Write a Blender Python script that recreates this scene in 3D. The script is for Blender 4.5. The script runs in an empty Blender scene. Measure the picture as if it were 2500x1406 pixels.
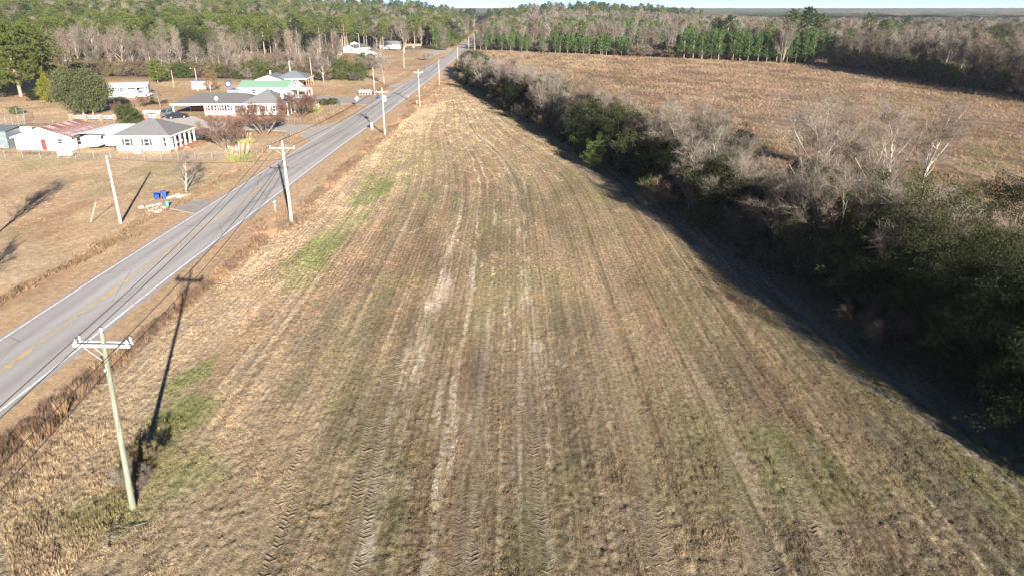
import bpy, math, random
import numpy as np
from mathutils import Vector, Matrix

# ------------------------------------------------------------------ camera, sky, sun, exposure
scene = bpy.context.scene
CAM_H = 23.0
F_PX = 1700.0
TILT = math.atan(678.0 / F_PX)
cam_data = bpy.data.cameras.new('camera')
cam_data.sensor_width = 36.0
cam_data.lens = 36.0 * F_PX / 2500.0
cam_data.clip_start = 0.5
cam_data.clip_end = 20000.0
camera = bpy.data.objects.new('camera', cam_data)
camera.location = (0, 0, CAM_H)
camera.rotation_euler = (math.pi / 2 - TILT, 0, 0)
scene.collection.objects.link(camera)
scene.camera = camera

SUN_EL = math.radians(15.2)
SUN_AZ = math.radians(160.3)          # clockwise from +Y: behind the camera, a little to the right
sun_vec = Vector((math.sin(SUN_AZ) * math.cos(SUN_EL), math.cos(SUN_AZ) * math.cos(SUN_EL), math.sin(SUN_EL)))
world = bpy.data.worlds.new('World')
scene.world = world
world.use_nodes = True
wn = world.node_tree.nodes
sky = wn.new('ShaderNodeTexSky')
sky.sky_type = 'NISHITA'
sky.sun_disc = False
sky.sun_elevation = SUN_EL
sky.sun_rotation = SUN_AZ
sky.altitude = 3000.0
sky.air_density = 0.45
sky.dust_density = 0.0
sky.ozone_density = 3.0
wn['Background'].inputs['Strength'].default_value = 0.05
world.node_tree.links.new(sky.outputs['Color'], wn['Background'].inputs['Color'])
sun_data = bpy.data.lights.new('sun', 'SUN')
sun_data.energy = 5.0
sun_data.angle = math.radians(0.53)
sun_data.color = (1.0, 0.93, 0.83)
sun = bpy.data.objects.new('sun', sun_data)
sun.rotation_euler = sun_vec.to_track_quat('Z', 'Y').to_euler()
sun.location = (60, -120, 60)
scene.collection.objects.link(sun)
vs = scene.view_settings
vs.view_transform = 'Standard'
vs.look = 'None'
vs.gamma = 1.0
vs.use_curve_mapping = False
vs.exposure = 1.8
scene.render.engine = 'CYCLES'
scene.cycles.max_bounces = 5
scene.cycles.diffuse_bounces = 3
scene.cycles.glossy_bounces = 2
scene.cycles.transmission_bounces = 3
scene.cycles.transparent_max_bounces = 8
scene.cycles.caustics_reflective = False
scene.cycles.caustics_refractive = False
scene.cycles.sample_clamp_indirect = 4.0
scene.cycles.use_adaptive_sampling = False
scene.cycles.use_denoising = True
scene.cycles.denoising_prefilter = 'NONE'

random.seed(7)
RNG = np.random.default_rng(11)
COL = scene.collection
PI = math.pi
CT, ST = math.cos(TILT), math.sin(TILT)

def G(px, py, z=0.0):
    """survey: point of the level z seen at a pixel of the photograph"""
    x = px - 1250.0; y = py - 703.0
    k = (CAM_H - z) / (F_PX * ST + y * CT)
    return (x * k, (F_PX * CT - y * ST) * k)

# ------------------------------------------------------------------ noise and terrain
def sm(a, b, x):
    t = np.clip((np.asarray(x, float) - a) / (b - a), 0, 1)
    return t * t * (3 - 2 * t)

def _hash(i, j, seed):
    h = (i * 374761393 + j * 668265263 + seed * 1274126177) & 0xFFFFFFFF
    h = ((h ^ (h >> 13)) * 1103515245) & 0xFFFFFFFF
    h = ((h ^ (h >> 16)) * 2654435761) & 0xFFFFFFFF
    return ((h ^ (h >> 15)) & 0xFFFFFF) / float(0xFFFFFF)

def vnoise(x, y, seed=0):
    x = np.asarray(x, float); y = np.asarray(y, float)
    i = np.floor(x).astype(np.int64); j = np.floor(y).astype(np.int64)
    u = x - i; v = y - j
    u = u * u * (3 - 2 * u); v = v * v * (3 - 2 * v)
    return ((_hash(i, j, seed) * (1 - u) + _hash(i + 1, j, seed) * u) * (1 - v)
            + (_hash(i, j + 1, seed) * (1 - u) + _hash(i + 1, j + 1, seed) * u) * v)

def fbm(x, y, seed=0, octv=4):
    s = 0; a = 0.5; t = 0
    for k in range(octv):
        s = s + a * vnoise(x * 2 ** k, y * 2 ** k, seed + 17 * k); t += a; a *= 0.5
    return s / t

ROAD_Y = [-80, 0, 40, 60, 105, 126, 165, 243, 330, 460, 580, 780, 1000, 1120]
ROAD_X = [-34.8, -34.8, -34.9, -35.1, -34.7, -34.5, -33.5, -32.6, -32.4, -31.8, -31.6, -34.5, -41.2, -46]
def road_x(y):
    return np.interp(y, ROAD_Y, ROAD_X)

HED_Y = [-60, 0, 34, 44, 60, 103, 169, 202, 250, 300, 420]
HED_X = [40, 33, 29.8, 26.6, 25.0, 15.8, 0.8, -7, -17, -21, -20]
def hedge_x(y):                       # left foot of the hedgerow
    return np.interp(y, HED_Y, HED_X)
HEW_Y = [-60, 30, 60, 90, 130, 170, 210, 260, 330, 420]
HEW_W = [18, 20, 20, 18, 16, 15, 13, 10, 9, 9]
def hedge_w(y):
    return np.interp(y, HEW_Y, HEW_W)

def terrain(x, y):
    x = np.asarray(x, float); y = np.asarray(y, float)
    away = sm(12, 90, np.abs(x - road_x(y)))
    h = 15.0 * sm(-70, -380, x) * sm(270, 640, y)
    h = h + 8.0 * sm(480, 950, y) * sm(280, 100, x)
    h = h - 3.0 * sm(200, 500, x) * sm(300, 900, y)
    return h * away

# ------------------------------------------------------------------ materials
MATS = {}
def nodes_of(m):
    return m.node_tree.nodes, m.node_tree.links

def mat(name, col, rough=0.8, var=0.12, scale=6.0, bump=0.0, bscale=None, metal=0.0, spec=0.3, stretch=(1, 1, 1), dirt=None, dirt_amt=0.0, dirt_scale=1.5):
    if name in MATS: return MATS[name]
    m = bpy.data.materials.new(name); m.use_nodes = True
    n, l = nodes_of(m); b = n['Principled BSDF']
    b.inputs['Roughness'].default_value = rough
    b.inputs['Metallic'].default_value = metal
    b.inputs['Specular IOR Level'].default_value = spec
    tc = n.new('ShaderNodeTexCoord'); mp = n.new('ShaderNodeMapping')
    mp.inputs['Scale'].default_value = stretch
    l.new(tc.outputs['Object'], mp.inputs['Vector'])
    nz = n.new('ShaderNodeTexNoise'); nz.inputs['Scale'].default_value = scale; nz.inputs['Detail'].default_value = 5
    l.new(mp.outputs['Vector'], nz.inputs['Vector'])
    rmp = n.new('ShaderNodeValToRGB')
    c0 = [max(0, c * (1 - var)) for c in col]; c1 = [min(1, c * (1 + var)) for c in col]
    rmp.color_ramp.elements[0].position = 0.3; rmp.color_ramp.elements[1].position = 0.7
    rmp.color_ramp.elements[0].color = (*c0, 1); rmp.color_ramp.elements[1].color = (*c1, 1)
    l.new(nz.outputs['Fac'], rmp.inputs['Fac'])
    out = rmp.outputs['Color']
    if dirt:
        n2 = n.new('ShaderNodeTexNoise'); n2.inputs['Scale'].default_value = dirt_scale; n2.inputs['Detail'].default_value = 6
        l.new(mp.outputs['Vector'], n2.inputs['Vector'])
        r2 = n.new('ShaderNodeValToRGB'); r2.color_ramp.elements[0].position = 0.48; r2.color_ramp.elements[1].position = 0.62
        r2.color_ramp.elements[0].color = (0, 0, 0, 1); r2.color_ramp.elements[1].color = (dirt_amt,) * 3 + (1,)
        l.new(n2.outputs['Fac'], r2.inputs['Fac'])
        mx = n.new('ShaderNodeMixRGB'); mx.inputs['Color2'].default_value = (*dirt, 1)
        l.new(r2.outputs['Color'], mx.inputs['Fac']); l.new(out, mx.inputs['Color1']); out = mx.outputs['Color']
    l.new(out, b.inputs['Base Color'])
    if bump:
        n3 = n.new('ShaderNodeTexNoise'); n3.inputs['Scale'].default_value = bscale or scale * 3; n3.inputs['Detail'].default_value = 4
        l.new(mp.outputs['Vector'], n3.inputs['Vector'])
        bp = n.new('ShaderNodeBump'); bp.inputs['Strength'].default_value = bump; bp.inputs['Distance'].default_value = 0.05
        l.new(n3.outputs['Fac'], bp.inputs['Height']); l.new(bp.outputs['Normal'], b.inputs['Normal'])
    MATS[name] = m
    return m

def soil_mat(name, fine=9.0, bump=0.6, var=0.35, dist=0.08):
    """ground: colour from the surveyed colour attribute, broken up by fine noise, with relief"""
    m = bpy.data.materials.new(name); m.use_nodes = True
    n, l = nodes_of(m); b = n['Principled BSDF']
    b.inputs['Roughness'].default_value = 0.95; b.inputs['Specular IOR Level'].default_value = 0.1
    at = n.new('ShaderNodeAttribute'); at.attribute_name = 'tint'
    geo = n.new('ShaderNodeNewGeometry')
    outs = []
    for sc, dt in ((fine, 6), (fine * 0.22, 4)):
        z = n.new('ShaderNodeTexNoise'); z.inputs['Scale'].default_value = sc; z.inputs['Detail'].default_value = dt
        z.inputs['Roughness'].default_value = 0.65
        l.new(geo.outputs['Position'], z.inputs['Vector']); outs.append(z.outputs['Fac'])
    add = n.new('ShaderNodeMath'); add.operation = 'ADD'
    l.new(outs[0], add.inputs[0]); l.new(outs[1], add.inputs[1])
    mr = n.new('ShaderNodeMapRange'); mr.inputs['From Min'].default_value = 0.78; mr.inputs['From Max'].default_value = 1.22
    mr.inputs['To Min'].default_value = 1 - var; mr.inputs['To Max'].default_value = 1 + var
    l.new(add.outputs[0], mr.inputs['Value'])
    mul = n.new('ShaderNodeVectorMath'); mul.operation = 'SCALE'
    l.new(at.outputs['Color'], mul.inputs[0]); l.new(mr.outputs['Result'], mul.inputs['Scale'])
    l.new(mul.outputs['Vector'], b.inputs['Base Color'])
    bp = n.new('ShaderNodeBump'); bp.inputs['Strength'].default_value = bump; bp.inputs['Distance'].default_value = dist
    l.new(outs[0], bp.inputs['Height']); l.new(bp.outputs['Normal'], b.inputs['Normal'])
    return m

def leaf_mat(name, c0, c1, trans=0.25, by_instance=False, rough=0.7):
    """foliage, twigs and dry stems: colour varies from plant to plant and along each plant"""
    if name in MATS: return MATS[name]
    m = bpy.data.materials.new(name); m.use_nodes = True
    n, l = nodes_of(m); n.remove(n['Principled BSDF'])
    out = n['Material Output']
    geo = n.new('ShaderNodeNewGeometry'); oi = n.new('ShaderNodeObjectInfo')
    z = n.new('ShaderNodeTexNoise'); z.inputs['Scale'].default_value = 0.9; z.inputs['Detail'].default_value = 3
    l.new(geo.outputs['Position'], z.inputs['Vector'])
    ad = n.new('ShaderNodeMath'); ad.operation = 'MULTIPLY_ADD'; ad.inputs[1].default_value = 0.55; ad.inputs[2].default_value = -0.28
    l.new(oi.outputs['Random'], ad.inputs[0])
    a2 = n.new('ShaderNodeMath'); a2.operation = 'ADD'
    l.new(ad.outputs[0], a2.inputs[0]); l.new(z.outputs['Fac'], a2.inputs[1])
    a3 = n.new('ShaderNodeMath'); a3.operation = 'MULTIPLY_ADD'; a3.inputs[1].default_value = 0.5; a3.inputs[2].default_value = -0.25
    l.new(geo.outputs['Random Per Island'], a3.inputs[0])
    a4 = n.new('ShaderNodeMath'); a4.operation = 'ADD'
    l.new(a2.outputs[0], a4.inputs[0]); l.new(a3.outputs[0], a4.inputs[1])
    r = n.new('ShaderNodeValToRGB')
    r.color_ramp.elements[0].position = 0.2; r.color_ramp.elements[1].position = 0.8
    r.color_ramp.elements[0].color = (*c0, 1); r.color_ramp.elements[1].color = (*c1, 1)
    l.new(a4.outputs[0], r.inputs['Fac'])
    col = r.outputs['Color']
    if by_instance:
        at = n.new('ShaderNodeAttribute'); at.attribute_type = 'INSTANCER'; at.attribute_name = 'tint'
        mu = n.new('ShaderNodeVectorMath'); mu.operation = 'MULTIPLY'
        l.new(at.outputs['Vector'], mu.inputs[0]); l.new(col, mu.inputs[1]); col = mu.outputs['Vector']
    d = n.new('ShaderNodeBsdfDiffuse'); l.new(col, d.inputs['Color'])
    if trans > 0:
        t = n.new('ShaderNodeBsdfTranslucent'); l.new(col, t.inputs['Color'])
        mx = n.new('ShaderNodeMixShader'); mx.inputs[0].default_value = trans
        l.new(d.outputs[0], mx.inputs[1]); l.new(t.outputs[0], mx.inputs[2]); l.new(mx.outputs[0], out.inputs['Surface'])
    else:
        l.new(d.outputs[0], out.inputs['Surface'])
    MATS[name] = m
    return m

# ------------------------------------------------------------------ object helpers
def tag(o, label=None, cat=None, group=None, kind=None):
    if label: o['label'] = label
    if cat: o['category'] = cat
    if group: o['group'] = group
    if kind: o['kind'] = kind
    return o

def link(o, parent=None):
    COL.objects.link(o)
    if parent is not None: o.parent = parent
    return o

def empty(name, loc, rz=0.0, label=None, cat=None, group=None):
    o = bpy.data.objects.new(name, None)
    o.empty_display_size = 0.3
    o.location = loc; o.rotation_euler = (0, 0, rz)
    link(o); tag(o, label, cat, group)
    return o

def mesh_np(name, V, F, mats=(), smooth=False, mi=None):
    V = np.asarray(V, np.float32).reshape(-1, 3); F = np.asarray(F, np.int32)
    me = bpy.data.meshes.new(name)
    me.vertices.add(len(V)); me.vertices.foreach_set('co', V.ravel())
    k = F.shape[1]
    me.loops.add(F.size); me.loops.foreach_set('vertex_index', F.ravel())
    me.polygons.add(len(F)); me.polygons.foreach_set('loop_start', np.arange(0, F.size, k, dtype=np.int32))
    for m in mats: me.materials.append(m)
    if mi is not None: me.polygons.foreach_set('material_index', np.asarray(mi, np.int32))
    if smooth: me.polygons.foreach_set('use_smooth', np.ones(len(F), bool))
    me.update(calc_edges=True)
    return me

def set_tint(me, col):
    a = me.color_attributes.new('tint', 'FLOAT_COLOR', 'POINT')
    c = np.ones((len(me.vertices), 4), np.float32); c[:, :3] = np.clip(col, 0, 1)
    a.data.foreach_set('color', c.ravel())

def obj(name, me, parent=None, loc=None, rz=None):
    o = bpy.data.objects.new(name, me)
    link(o, parent)
    if loc is not None: o.location = loc
    if rz is not None: o.rotation_euler = (0, 0, rz)
    return o

class MB:
    """collects boxes, bars, tubes and sheets; build() links them as one mesh object"""
    def __init__(s): s.v = []; s.f = []
    def add(s, vs_, fs_):
        o = len(s.v); s.v += [tuple(p) for p in vs_]; s.f += [tuple(i + o for i in q) for q in fs_]; return s
    def box(s, x0, x1, y0, y1, z0, z1):
        return s.add([(x0, y0, z0), (x1, y0, z0), (x1, y1, z0), (x0, y1, z0), (x0, y0, z1), (x1, y0, z1), (x1, y1, z1), (x0, y1, z1)],
                     [(0, 3, 2, 1), (4, 5, 6, 7), (0, 1, 5, 4), (1, 2, 6, 5), (2, 3, 7, 6), (3, 0, 4, 7)])
    def bar(s, a, b, w, h=None, up=(0, 0, 1)):
        h = h or w; a = Vector(a); b = Vector(b); d = (b - a).normalized(); u = Vector(up)
        if abs(d.dot(u)) > 0.95: u = Vector((0, 1, 0))
        r = d.cross(u).normalized(); u = r.cross(d).normalized()
        P = []
        for p in (a, b):
            for i, j in ((-1, -1), (1, -1), (1, 1), (-1, 1)): P.append(p + r * (i * w / 2) + u * (j * h / 2))
        return s.add(P, [(0, 1, 2, 3), (7, 6, 5, 4), (0, 4, 5, 1), (1, 5, 6, 2), (2, 6, 7, 3), (3, 7, 4, 0)])
    def tube(s, pts, rad, n=8, caps=True):
        pts = [Vector(p) for p in pts]
        if not isinstance(rad, (list, tuple)): rad = [rad] * len(pts)
        P = []; Fc = []
        for i, p in enumerate(pts):
            d = (pts[min(i + 1, len(pts) - 1)] - pts[max(i - 1, 0)]).normalized()
            u = Vector((0, 0, 1)) if abs(d.z) < 0.9 else Vector((1, 0, 0))
            r = d.cross(u).normalized(); u = r.cross(d)
            for k in range(n):
                a = 2 * PI * k / n; P.append(p + (r * math.cos(a) + u * math.sin(a)) * rad[i])
        for i in range(len(pts) - 1):
            for k in range(n):
                a = i * n + k; b = i * n + (k + 1) % n
                Fc.append((a, b, b + n, a + n))
        if caps:
            Fc.append(tuple(range(n - 1, -1, -1))); Fc.append(tuple(range((len(pts) - 1) * n, len(pts) * n)))
        return s.add(P, Fc)
    def prism(s, poly, axis, a, b):
        """extrude a 2-D outline: axis 'x' (poly in y,z), 'y' (x,z) or 'z' (x,y)"""
        def p3(u, v, t): return (t, u, v) if axis == 'x' else ((u, t, v) if axis == 'y' else (u, v, t))
        n = len(poly)
        P = [p3(u, v, a) for u, v in poly] + [p3(u, v, b) for u, v in poly]
        Fc = [tuple(range(n)), tuple(range(2 * n - 1, n - 1, -1))] + [(i, i + n, (i + 1) % n + n, (i + 1) % n) for i in range(n)]
        return s.add(P, Fc)
    def mesh(s, name, m, smooth=False):
        me = bpy.data.meshes.new(name); me.from_pydata(s.v, [], s.f)
        if m is not None: me.materials.append(m)
        import bmesh
        bm = bmesh.new(); bm.from_mesh(me); bmesh.ops.recalc_face_normals(bm, faces=bm.faces); bm.to_mesh(me); bm.free()
        if smooth:
            for p in me.polygons: p.use_smooth = True
        me.update()
        return me
    def build(s, name, m, parent=None, loc=None, rz=None, smooth=False):
        return obj(name, s.mesh(name, m, smooth), parent, loc, rz)

def ordn(n):
    w = ['first', 'second', 'third', 'fourth', 'fifth', 'sixth', 'seventh', 'eighth', 'ninth', 'tenth', 'eleventh', 'twelfth',
         'thirteenth', 'fourteenth', 'fifteenth', 'sixteenth', 'seventeenth', 'eighteenth', 'nineteenth', 'twentieth']
    if n < 20: return w[n]
    tens = ['twenty', 'thirty', 'forty', 'fifty', 'sixty', 'seventy', 'eighty', 'ninety'][(n + 1) // 10 - 2]
    r = (n + 1) % 10
    return {'twenty': 'twentieth', 'thirty': 'thirtieth', 'forty': 'fortieth', 'fifty': 'fiftieth', 'sixty': 'sixtieth', 'seventy': 'seventieth', 'eighty': 'eightieth', 'ninety': 'ninetieth'}[tens] if r == 0 else tens + '-' + w[r - 1]

def scatter(name, pts, sc, rot, idx, protos, label, cat, tint=None):
    """one uncountable mass of plants: points carrying plant meshes (geometry nodes)"""
    coll = bpy.data.collections.new(name + '_kinds')
    for k, me in enumerate(protos):
        coll.objects.link(bpy.data.objects.new('%s_kind_%02d' % (name, k), me))
    me = bpy.data.meshes.new(name)
    P = np.asarray(pts, np.float32); N = len(P)
    me.vertices.add(N); me.vertices.foreach_set('co', P.ravel())
    def att(nm, ty, arr, key):
        a = me.attributes.new(nm, ty, 'POINT'); a.data.foreach_set(key, np.asarray(arr).ravel())
    S = np.asarray(sc, np.float32)
    if S.ndim == 1: S = np.repeat(S[:, None], 3, 1)
    att('sc', 'FLOAT_VECTOR', S.astype(np.float32), 'vector')
    R = np.asarray(rot, np.float32)
    if R.ndim == 1: R = np.stack([np.zeros(N), np.zeros(N), R], 1)
    att('rt', 'FLOAT_VECTOR', R.astype(np.float32), 'vector')
    att('ix', 'INT', np.asarray(idx, np.int32), 'value')
    if tint is not None: att('tint', 'FLOAT_VECTOR', np.asarray(tint, np.float32), 'vector')
    o = obj(name, me)
    ng = bpy.data.node_groups.new(name + '_spread', 'GeometryNodeTree')
    ng.interface.new_socket('Geometry', in_out='INPUT', socket_type='NodeSocketGeometry')
    ng.interface.new_socket('Geometry', in_out='OUTPUT', socket_type='NodeSocketGeometry')
    n = ng.nodes; l = ng.links
    gi = n.new('NodeGroupInput'); go = n.new('NodeGroupOutput')
    ip = n.new('GeometryNodeInstanceOnPoints')
    ci = n.new('GeometryNodeCollectionInfo'); ci.inputs['Collection'].default_value = coll
    ci.inputs['Separate Children'].default_value = True; ci.inputs['Reset Children'].default_value = True
    def na(nm, ty):
        a = n.new('GeometryNodeInputNamedAttribute'); a.data_type = ty; a.inputs['Name'].default_value = nm; return a.outputs['Attribute']
    l.new(gi.outputs[0], ip.inputs['Points']); l.new(ci.outputs[0], ip.inputs['Instance'])
    ip.inputs['Pick Instance'].default_value = True
    l.new(na('ix', 'INT'), ip.inputs['Instance Index'])
    e2r = n.new('FunctionNodeEulerToRotation')
    l.new(na('rt', 'FLOAT_VECTOR'), e2r.inputs[0]); l.new(e2r.outputs[0], ip.inputs['Rotation'])
    l.new(na('sc', 'FLOAT_VECTOR'), ip.inputs['Scale'])
    l.new(ip.outputs[0], go.inputs[0])
    md = o.modifiers.new('spread', 'NODES'); md.node_group = ng
    tag(o, label, cat, kind='stuff')
    return o
# ------------------------------------------------------------------ colours of the land
def lerp(a, b, t):
    t = np.asarray(t)[..., None]
    return np.asarray(a) * (1 - t) + np.asarray(b) * t

GREENS = [(G(912, 470), 1.6, 7.0, 1.0), (G(900, 440), 1.0, 6.0, .6), (G(770, 620), 1.7, 5.5, .9), (G(745, 680), 1.2, 3.0, .5), (G(465, 925), 0.9, 2.4, .95),
          (G(440, 1010), 1.3, 2.6, .9), (G(470, 1150), 1.5, 1.6, .55), (G(230, 1260), 2.0, 1.5, .5), (G(860, 540), 1.6, 5.0, .45),
          (G(1010, 390), 4.0, 16.0, .30), (G(960, 350), 3.0, 12.0, .30), (G(380, 1100), 1.6, 1.6, .6), (G(820, 400), 1.0, 7, .4), (G(1900, 1080), 1.6, 2.0, .5), (G(2010, 1180), 2.2, 2.4, .35)]
TRACKS = [(-11.3, -10.55, -11.6, 36.0), (-7.5, -6.75, -8.6, 45.0), (-2.5, -1.75, -2.8, 58.0), (1.1, 1.85, 0.7, 46.0), (5.9, 6.6, 6.9, 60.0), (10.4, 11.1, 12.0, 44.0), (13.8, 14.5, 15.6, 50)]
def brush_x(y):                       # weedy ditch line between the verge and the mown field
    return np.interp(y, [10, 36, 47, 78, 140, 185, 240, 300], [-28.8, -28.4, -28.0, -26.4, -25.6, -24.6, -24.2, -25])

def field_colour(x, y):
    x = np.asarray(x, float); y = np.asarray(y, float)
    bx = brush_x(y); hx = hedge_x(y)
    t = (x - bx) / np.maximum(hx - bx, 1)
    big = fbm(x * 0.09, y * 0.035, 3, 4)
    mid = fbm(x * 0.45, y * 0.14, 5, 4)
    c = lerp((.205, .162, .105), (.285, .220, .145), sm(.35, .65, big))
    c = lerp(c, (.315, .255, .172), sm(55, 150, y) * .8)  # far grass lightened: the backscatter of the sun is put into its colour
    # paler mown grass towards the road, lifted too for backscattered sun; olive and earthy in the middle and near right
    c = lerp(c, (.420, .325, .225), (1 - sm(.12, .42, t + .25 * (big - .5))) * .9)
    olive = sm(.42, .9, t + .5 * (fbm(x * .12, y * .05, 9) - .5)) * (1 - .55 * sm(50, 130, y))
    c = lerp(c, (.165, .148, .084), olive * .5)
    earth = sm(.50, .62, fbm(x * .16 + 40, y * .05, 12)) * (1 - sm(70, 130, y)) * sm(.12, .3, t)
    c = lerp(c, (.180, .146, .105), earth * .65)
    c = lerp(c, (.325, .245, .170), sm(.52, .72, fbm(x * .2, y * .06 + 70, 14)) * .6)
    c = lerp(c, (.265, .185, .120), sm(.55, .7, fbm(x * .3, y * .03 + 20, 15)) * .55)
    # rows left by the drill and the mower, along the field
    arc = sm(75, 150, y)
    w = x * (1 - arc) + ((x - .5 * (bx + hx)) / np.maximum(.5 * (hx - bx), 2) * 21 - 1.5) * arc
    rows = .5 + .5 * np.sin(w * 2 * PI / 0.38 + 1.2 * vnoise(w * .4, y * .03, 4))
    c = c * (1 + (rows - .5) * .26 * (1 - sm(60, 170, y)))[..., None]
    st = vnoise(w * 1.9, y * .022, 31) * .5 + vnoise(w * 4.6, y * .012, 32) * .5
    straw = sm(.66, .86, vnoise(w * 3.1, y * .007, 34)) * sm(.25, .6, vnoise(w * 2.2, y * .12, 35))
    c = lerp(c, (.40, .315, .215), straw * .55)
    gap = sm(.70, .88, vnoise(w * 3.4 + 50, y * .008, 36)) * sm(.2, .5, vnoise(w * 2.2, y * .2, 37))
    c = c * (1 - .28 * gap)[..., None]
    c = c * (1 + (st - .5) * .58)[..., None]
    c = c * (1 + (mid - .5) * .45)[..., None]
    # pale sandy streaks where the wheels scraped the cover away
    ln = vnoise(w * 2.2 + 1.4 * (fbm(x * .15, y * .05, 46) - .5) * 3, y * .02, 41)
    dash = vnoise(w * 3.3, y * .16, 42) * .40 + vnoise(w * 5, y * .55, 43) * .35 + vnoise(w * 9, y * 1.8, 45) * .25
    centre = np.exp(-((x + 3 + .02 * y) / 7.5) ** 2) * .22 + .03 * np.exp(-((x - 9) / 8) ** 2)
    bare = sm(.65, .80, ln * .40 + dash * .46 + centre * .8)
    blob = sm(.80, .86, fbm(x * .55, y * .3, 44, 3) + centre * .25)
    c = lerp(c, (.50, .43, .345), np.maximum(bare * (.45 + .55 * sm(.4, .6, mid)), blob * .3) * .75 * sm(.06, .2, t))
    # winter green patches
    gv = np.zeros_like(x)
    for (gx, gy), rx, ry, a in GREENS:
        d = np.sqrt(((x - gx - .04 * (y - gy)) / (rx * 1.5)) ** 2 + ((y - gy) / (ry * 1.3)) ** 2)
        gv = np.maximum(gv, a * (1 - sm(.35, 1.25, d + (fbm(x * .8, y * .3, 50) - .5) * 1.3)))
    gv = np.maximum(gv, .22 * sm(.56, .75, fbm(x * .35, y * .1, 52)) * sm(.1, .3, t))
    c = lerp(c, (.130, .190, .045), gv * (.70 + .35 * (mid - .5)))
    # farm track of pale sand along the hedgerow foot
    d1 = np.minimum(np.abs(x - hx + 2.2), np.abs(x - hx + 4.1)) + (mid - .5) * .6
    c = lerp(c, (.30, .265, .23), (1 - sm(.15, .65, d1)) * .5 * (1 - sm(85, 130, y)))
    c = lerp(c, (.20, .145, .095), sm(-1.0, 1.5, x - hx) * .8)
    # weeds of the ditch line
    c = lerp(c, (.19, .125, .078), (1 - sm(.2, 1.6, x - bx)) * .7)
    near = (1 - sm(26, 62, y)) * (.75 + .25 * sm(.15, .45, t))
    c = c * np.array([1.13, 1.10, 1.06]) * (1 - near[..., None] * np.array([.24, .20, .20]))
    return np.clip(c, .02, .8)

def ground_colour(x, y):
    x = np.asarray(x, float); y = np.asarray(y, float)
    rx = road_x(y); d = np.abs(x - rx)
    big = fbm(x * .03, y * .02, 61); mid = fbm(x * .2, y * .12, 62); fine = fbm(x * .9, y * .5, 63)
    c = lerp((.385, .260, .155), (.485, .340, .212), sm(.35, .65, big))
    c = lerp(c, (.36, .205, .120), sm(.5, .68, mid) * .55)
    c = lerp(c, (.50, .385, .25), sm(.55, .7, fbm(x * .06 + 9, y * .1, 64)) * .6)
    c = lerp(c, (.28, .25, .13), sm(.60, .74, fbm(x * .08, y * .06, 66)) * .45)
    c = c * (1 + (fine - .5) * .5)[..., None]
    # verges
    c = lerp(c, (.46, .315, .195), (1 - sm(5.6, 6.6, d)) * .85)
    c = lerp(c, (.34, .20, .12), np.exp(-((x - rx + 8.2 + (mid - .5) * 2) / .8) ** 2) * .55)
    # woodland floor
    wood = np.maximum(sm(255, 285, y + .1 * x + 25) * sm(-60, -80, x), sm(445, 470, y) * sm(9, 16, d))
    wood = np.maximum(wood, sm(140, 148, x)); wood = np.maximum(wood, sm(300, 420, y - 440 + .75 * np.clip(x, -20, 140) + 380))
    wood = np.where((d < 8), 0, wood)
    lawn2 = (1 - sm(40, 55, np.abs(x + 70))) * sm(290, 300, y) * (1 - sm(455, 465, y)) * (x < -38)
    wood = wood * (1 - lawn2)
    c = lerp(c, (.16, .115, .075), wood * .85)
    return np.clip(c, .02, .8)

def grid_mesh(name, X, Y, Z, m, colfn):
    r, c = X.shape
    V = np.stack([X, Y, Z], -1).reshape(-1, 3)
    i = np.arange(r * c).reshape(r, c)
    F = np.stack([i[:-1, :-1], i[:-1, 1:], i[1:, 1:], i[1:, :-1]], -1).reshape(-1, 4)
    me = mesh_np(name, V, F, [m], smooth=True)
    set_tint(me, colfn(V[:, 0], V[:, 1]))
    return me

def axis(dense, lo, hi, grow):
    a = list(dense)
    s = dense[-1] - dense[-2]; v = dense[-1]
    while v < hi: s *= grow; v += s; a.append(v)
    s = dense[1] - dense[0]; v = dense[0]
    while v > lo: s *= grow; v -= s; a.insert(0, v)
    return np.array(a)

gx = np.concatenate([np.arange(-160, -62, 1.6), np.arange(-62, -22, .6), np.arange(-22, 160, 1.8)])
GX, GY = np.meshgrid(axis(gx, -7000, 7000, 1.14), axis(np.arange(-12, 300, 1.3), -900, 9000, 1.10))
inside_field = sm(.5, 2.0, GX - brush_x(GY)) * (1 - sm(4, 5.5, GX - hedge_x(GY))) * (GY > 10) * (1 - sm(236, 244, GY))
GZ = terrain(GX, GY) - 0.03 - 0.30 * inside_field + .10 * (fbm(GX * .25, GY * .25, 70) - .5) * sm(6, 9, np.abs(GX - road_x(GY)))
ground = obj('ground', grid_mesh('ground', GX, GY, GZ, soil_mat('dormant lawn and earth', 7.0, .7, .30), ground_colour))
tag(ground, 'tan dormant lawn, verges and woodland floor', kind='structure')

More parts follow.
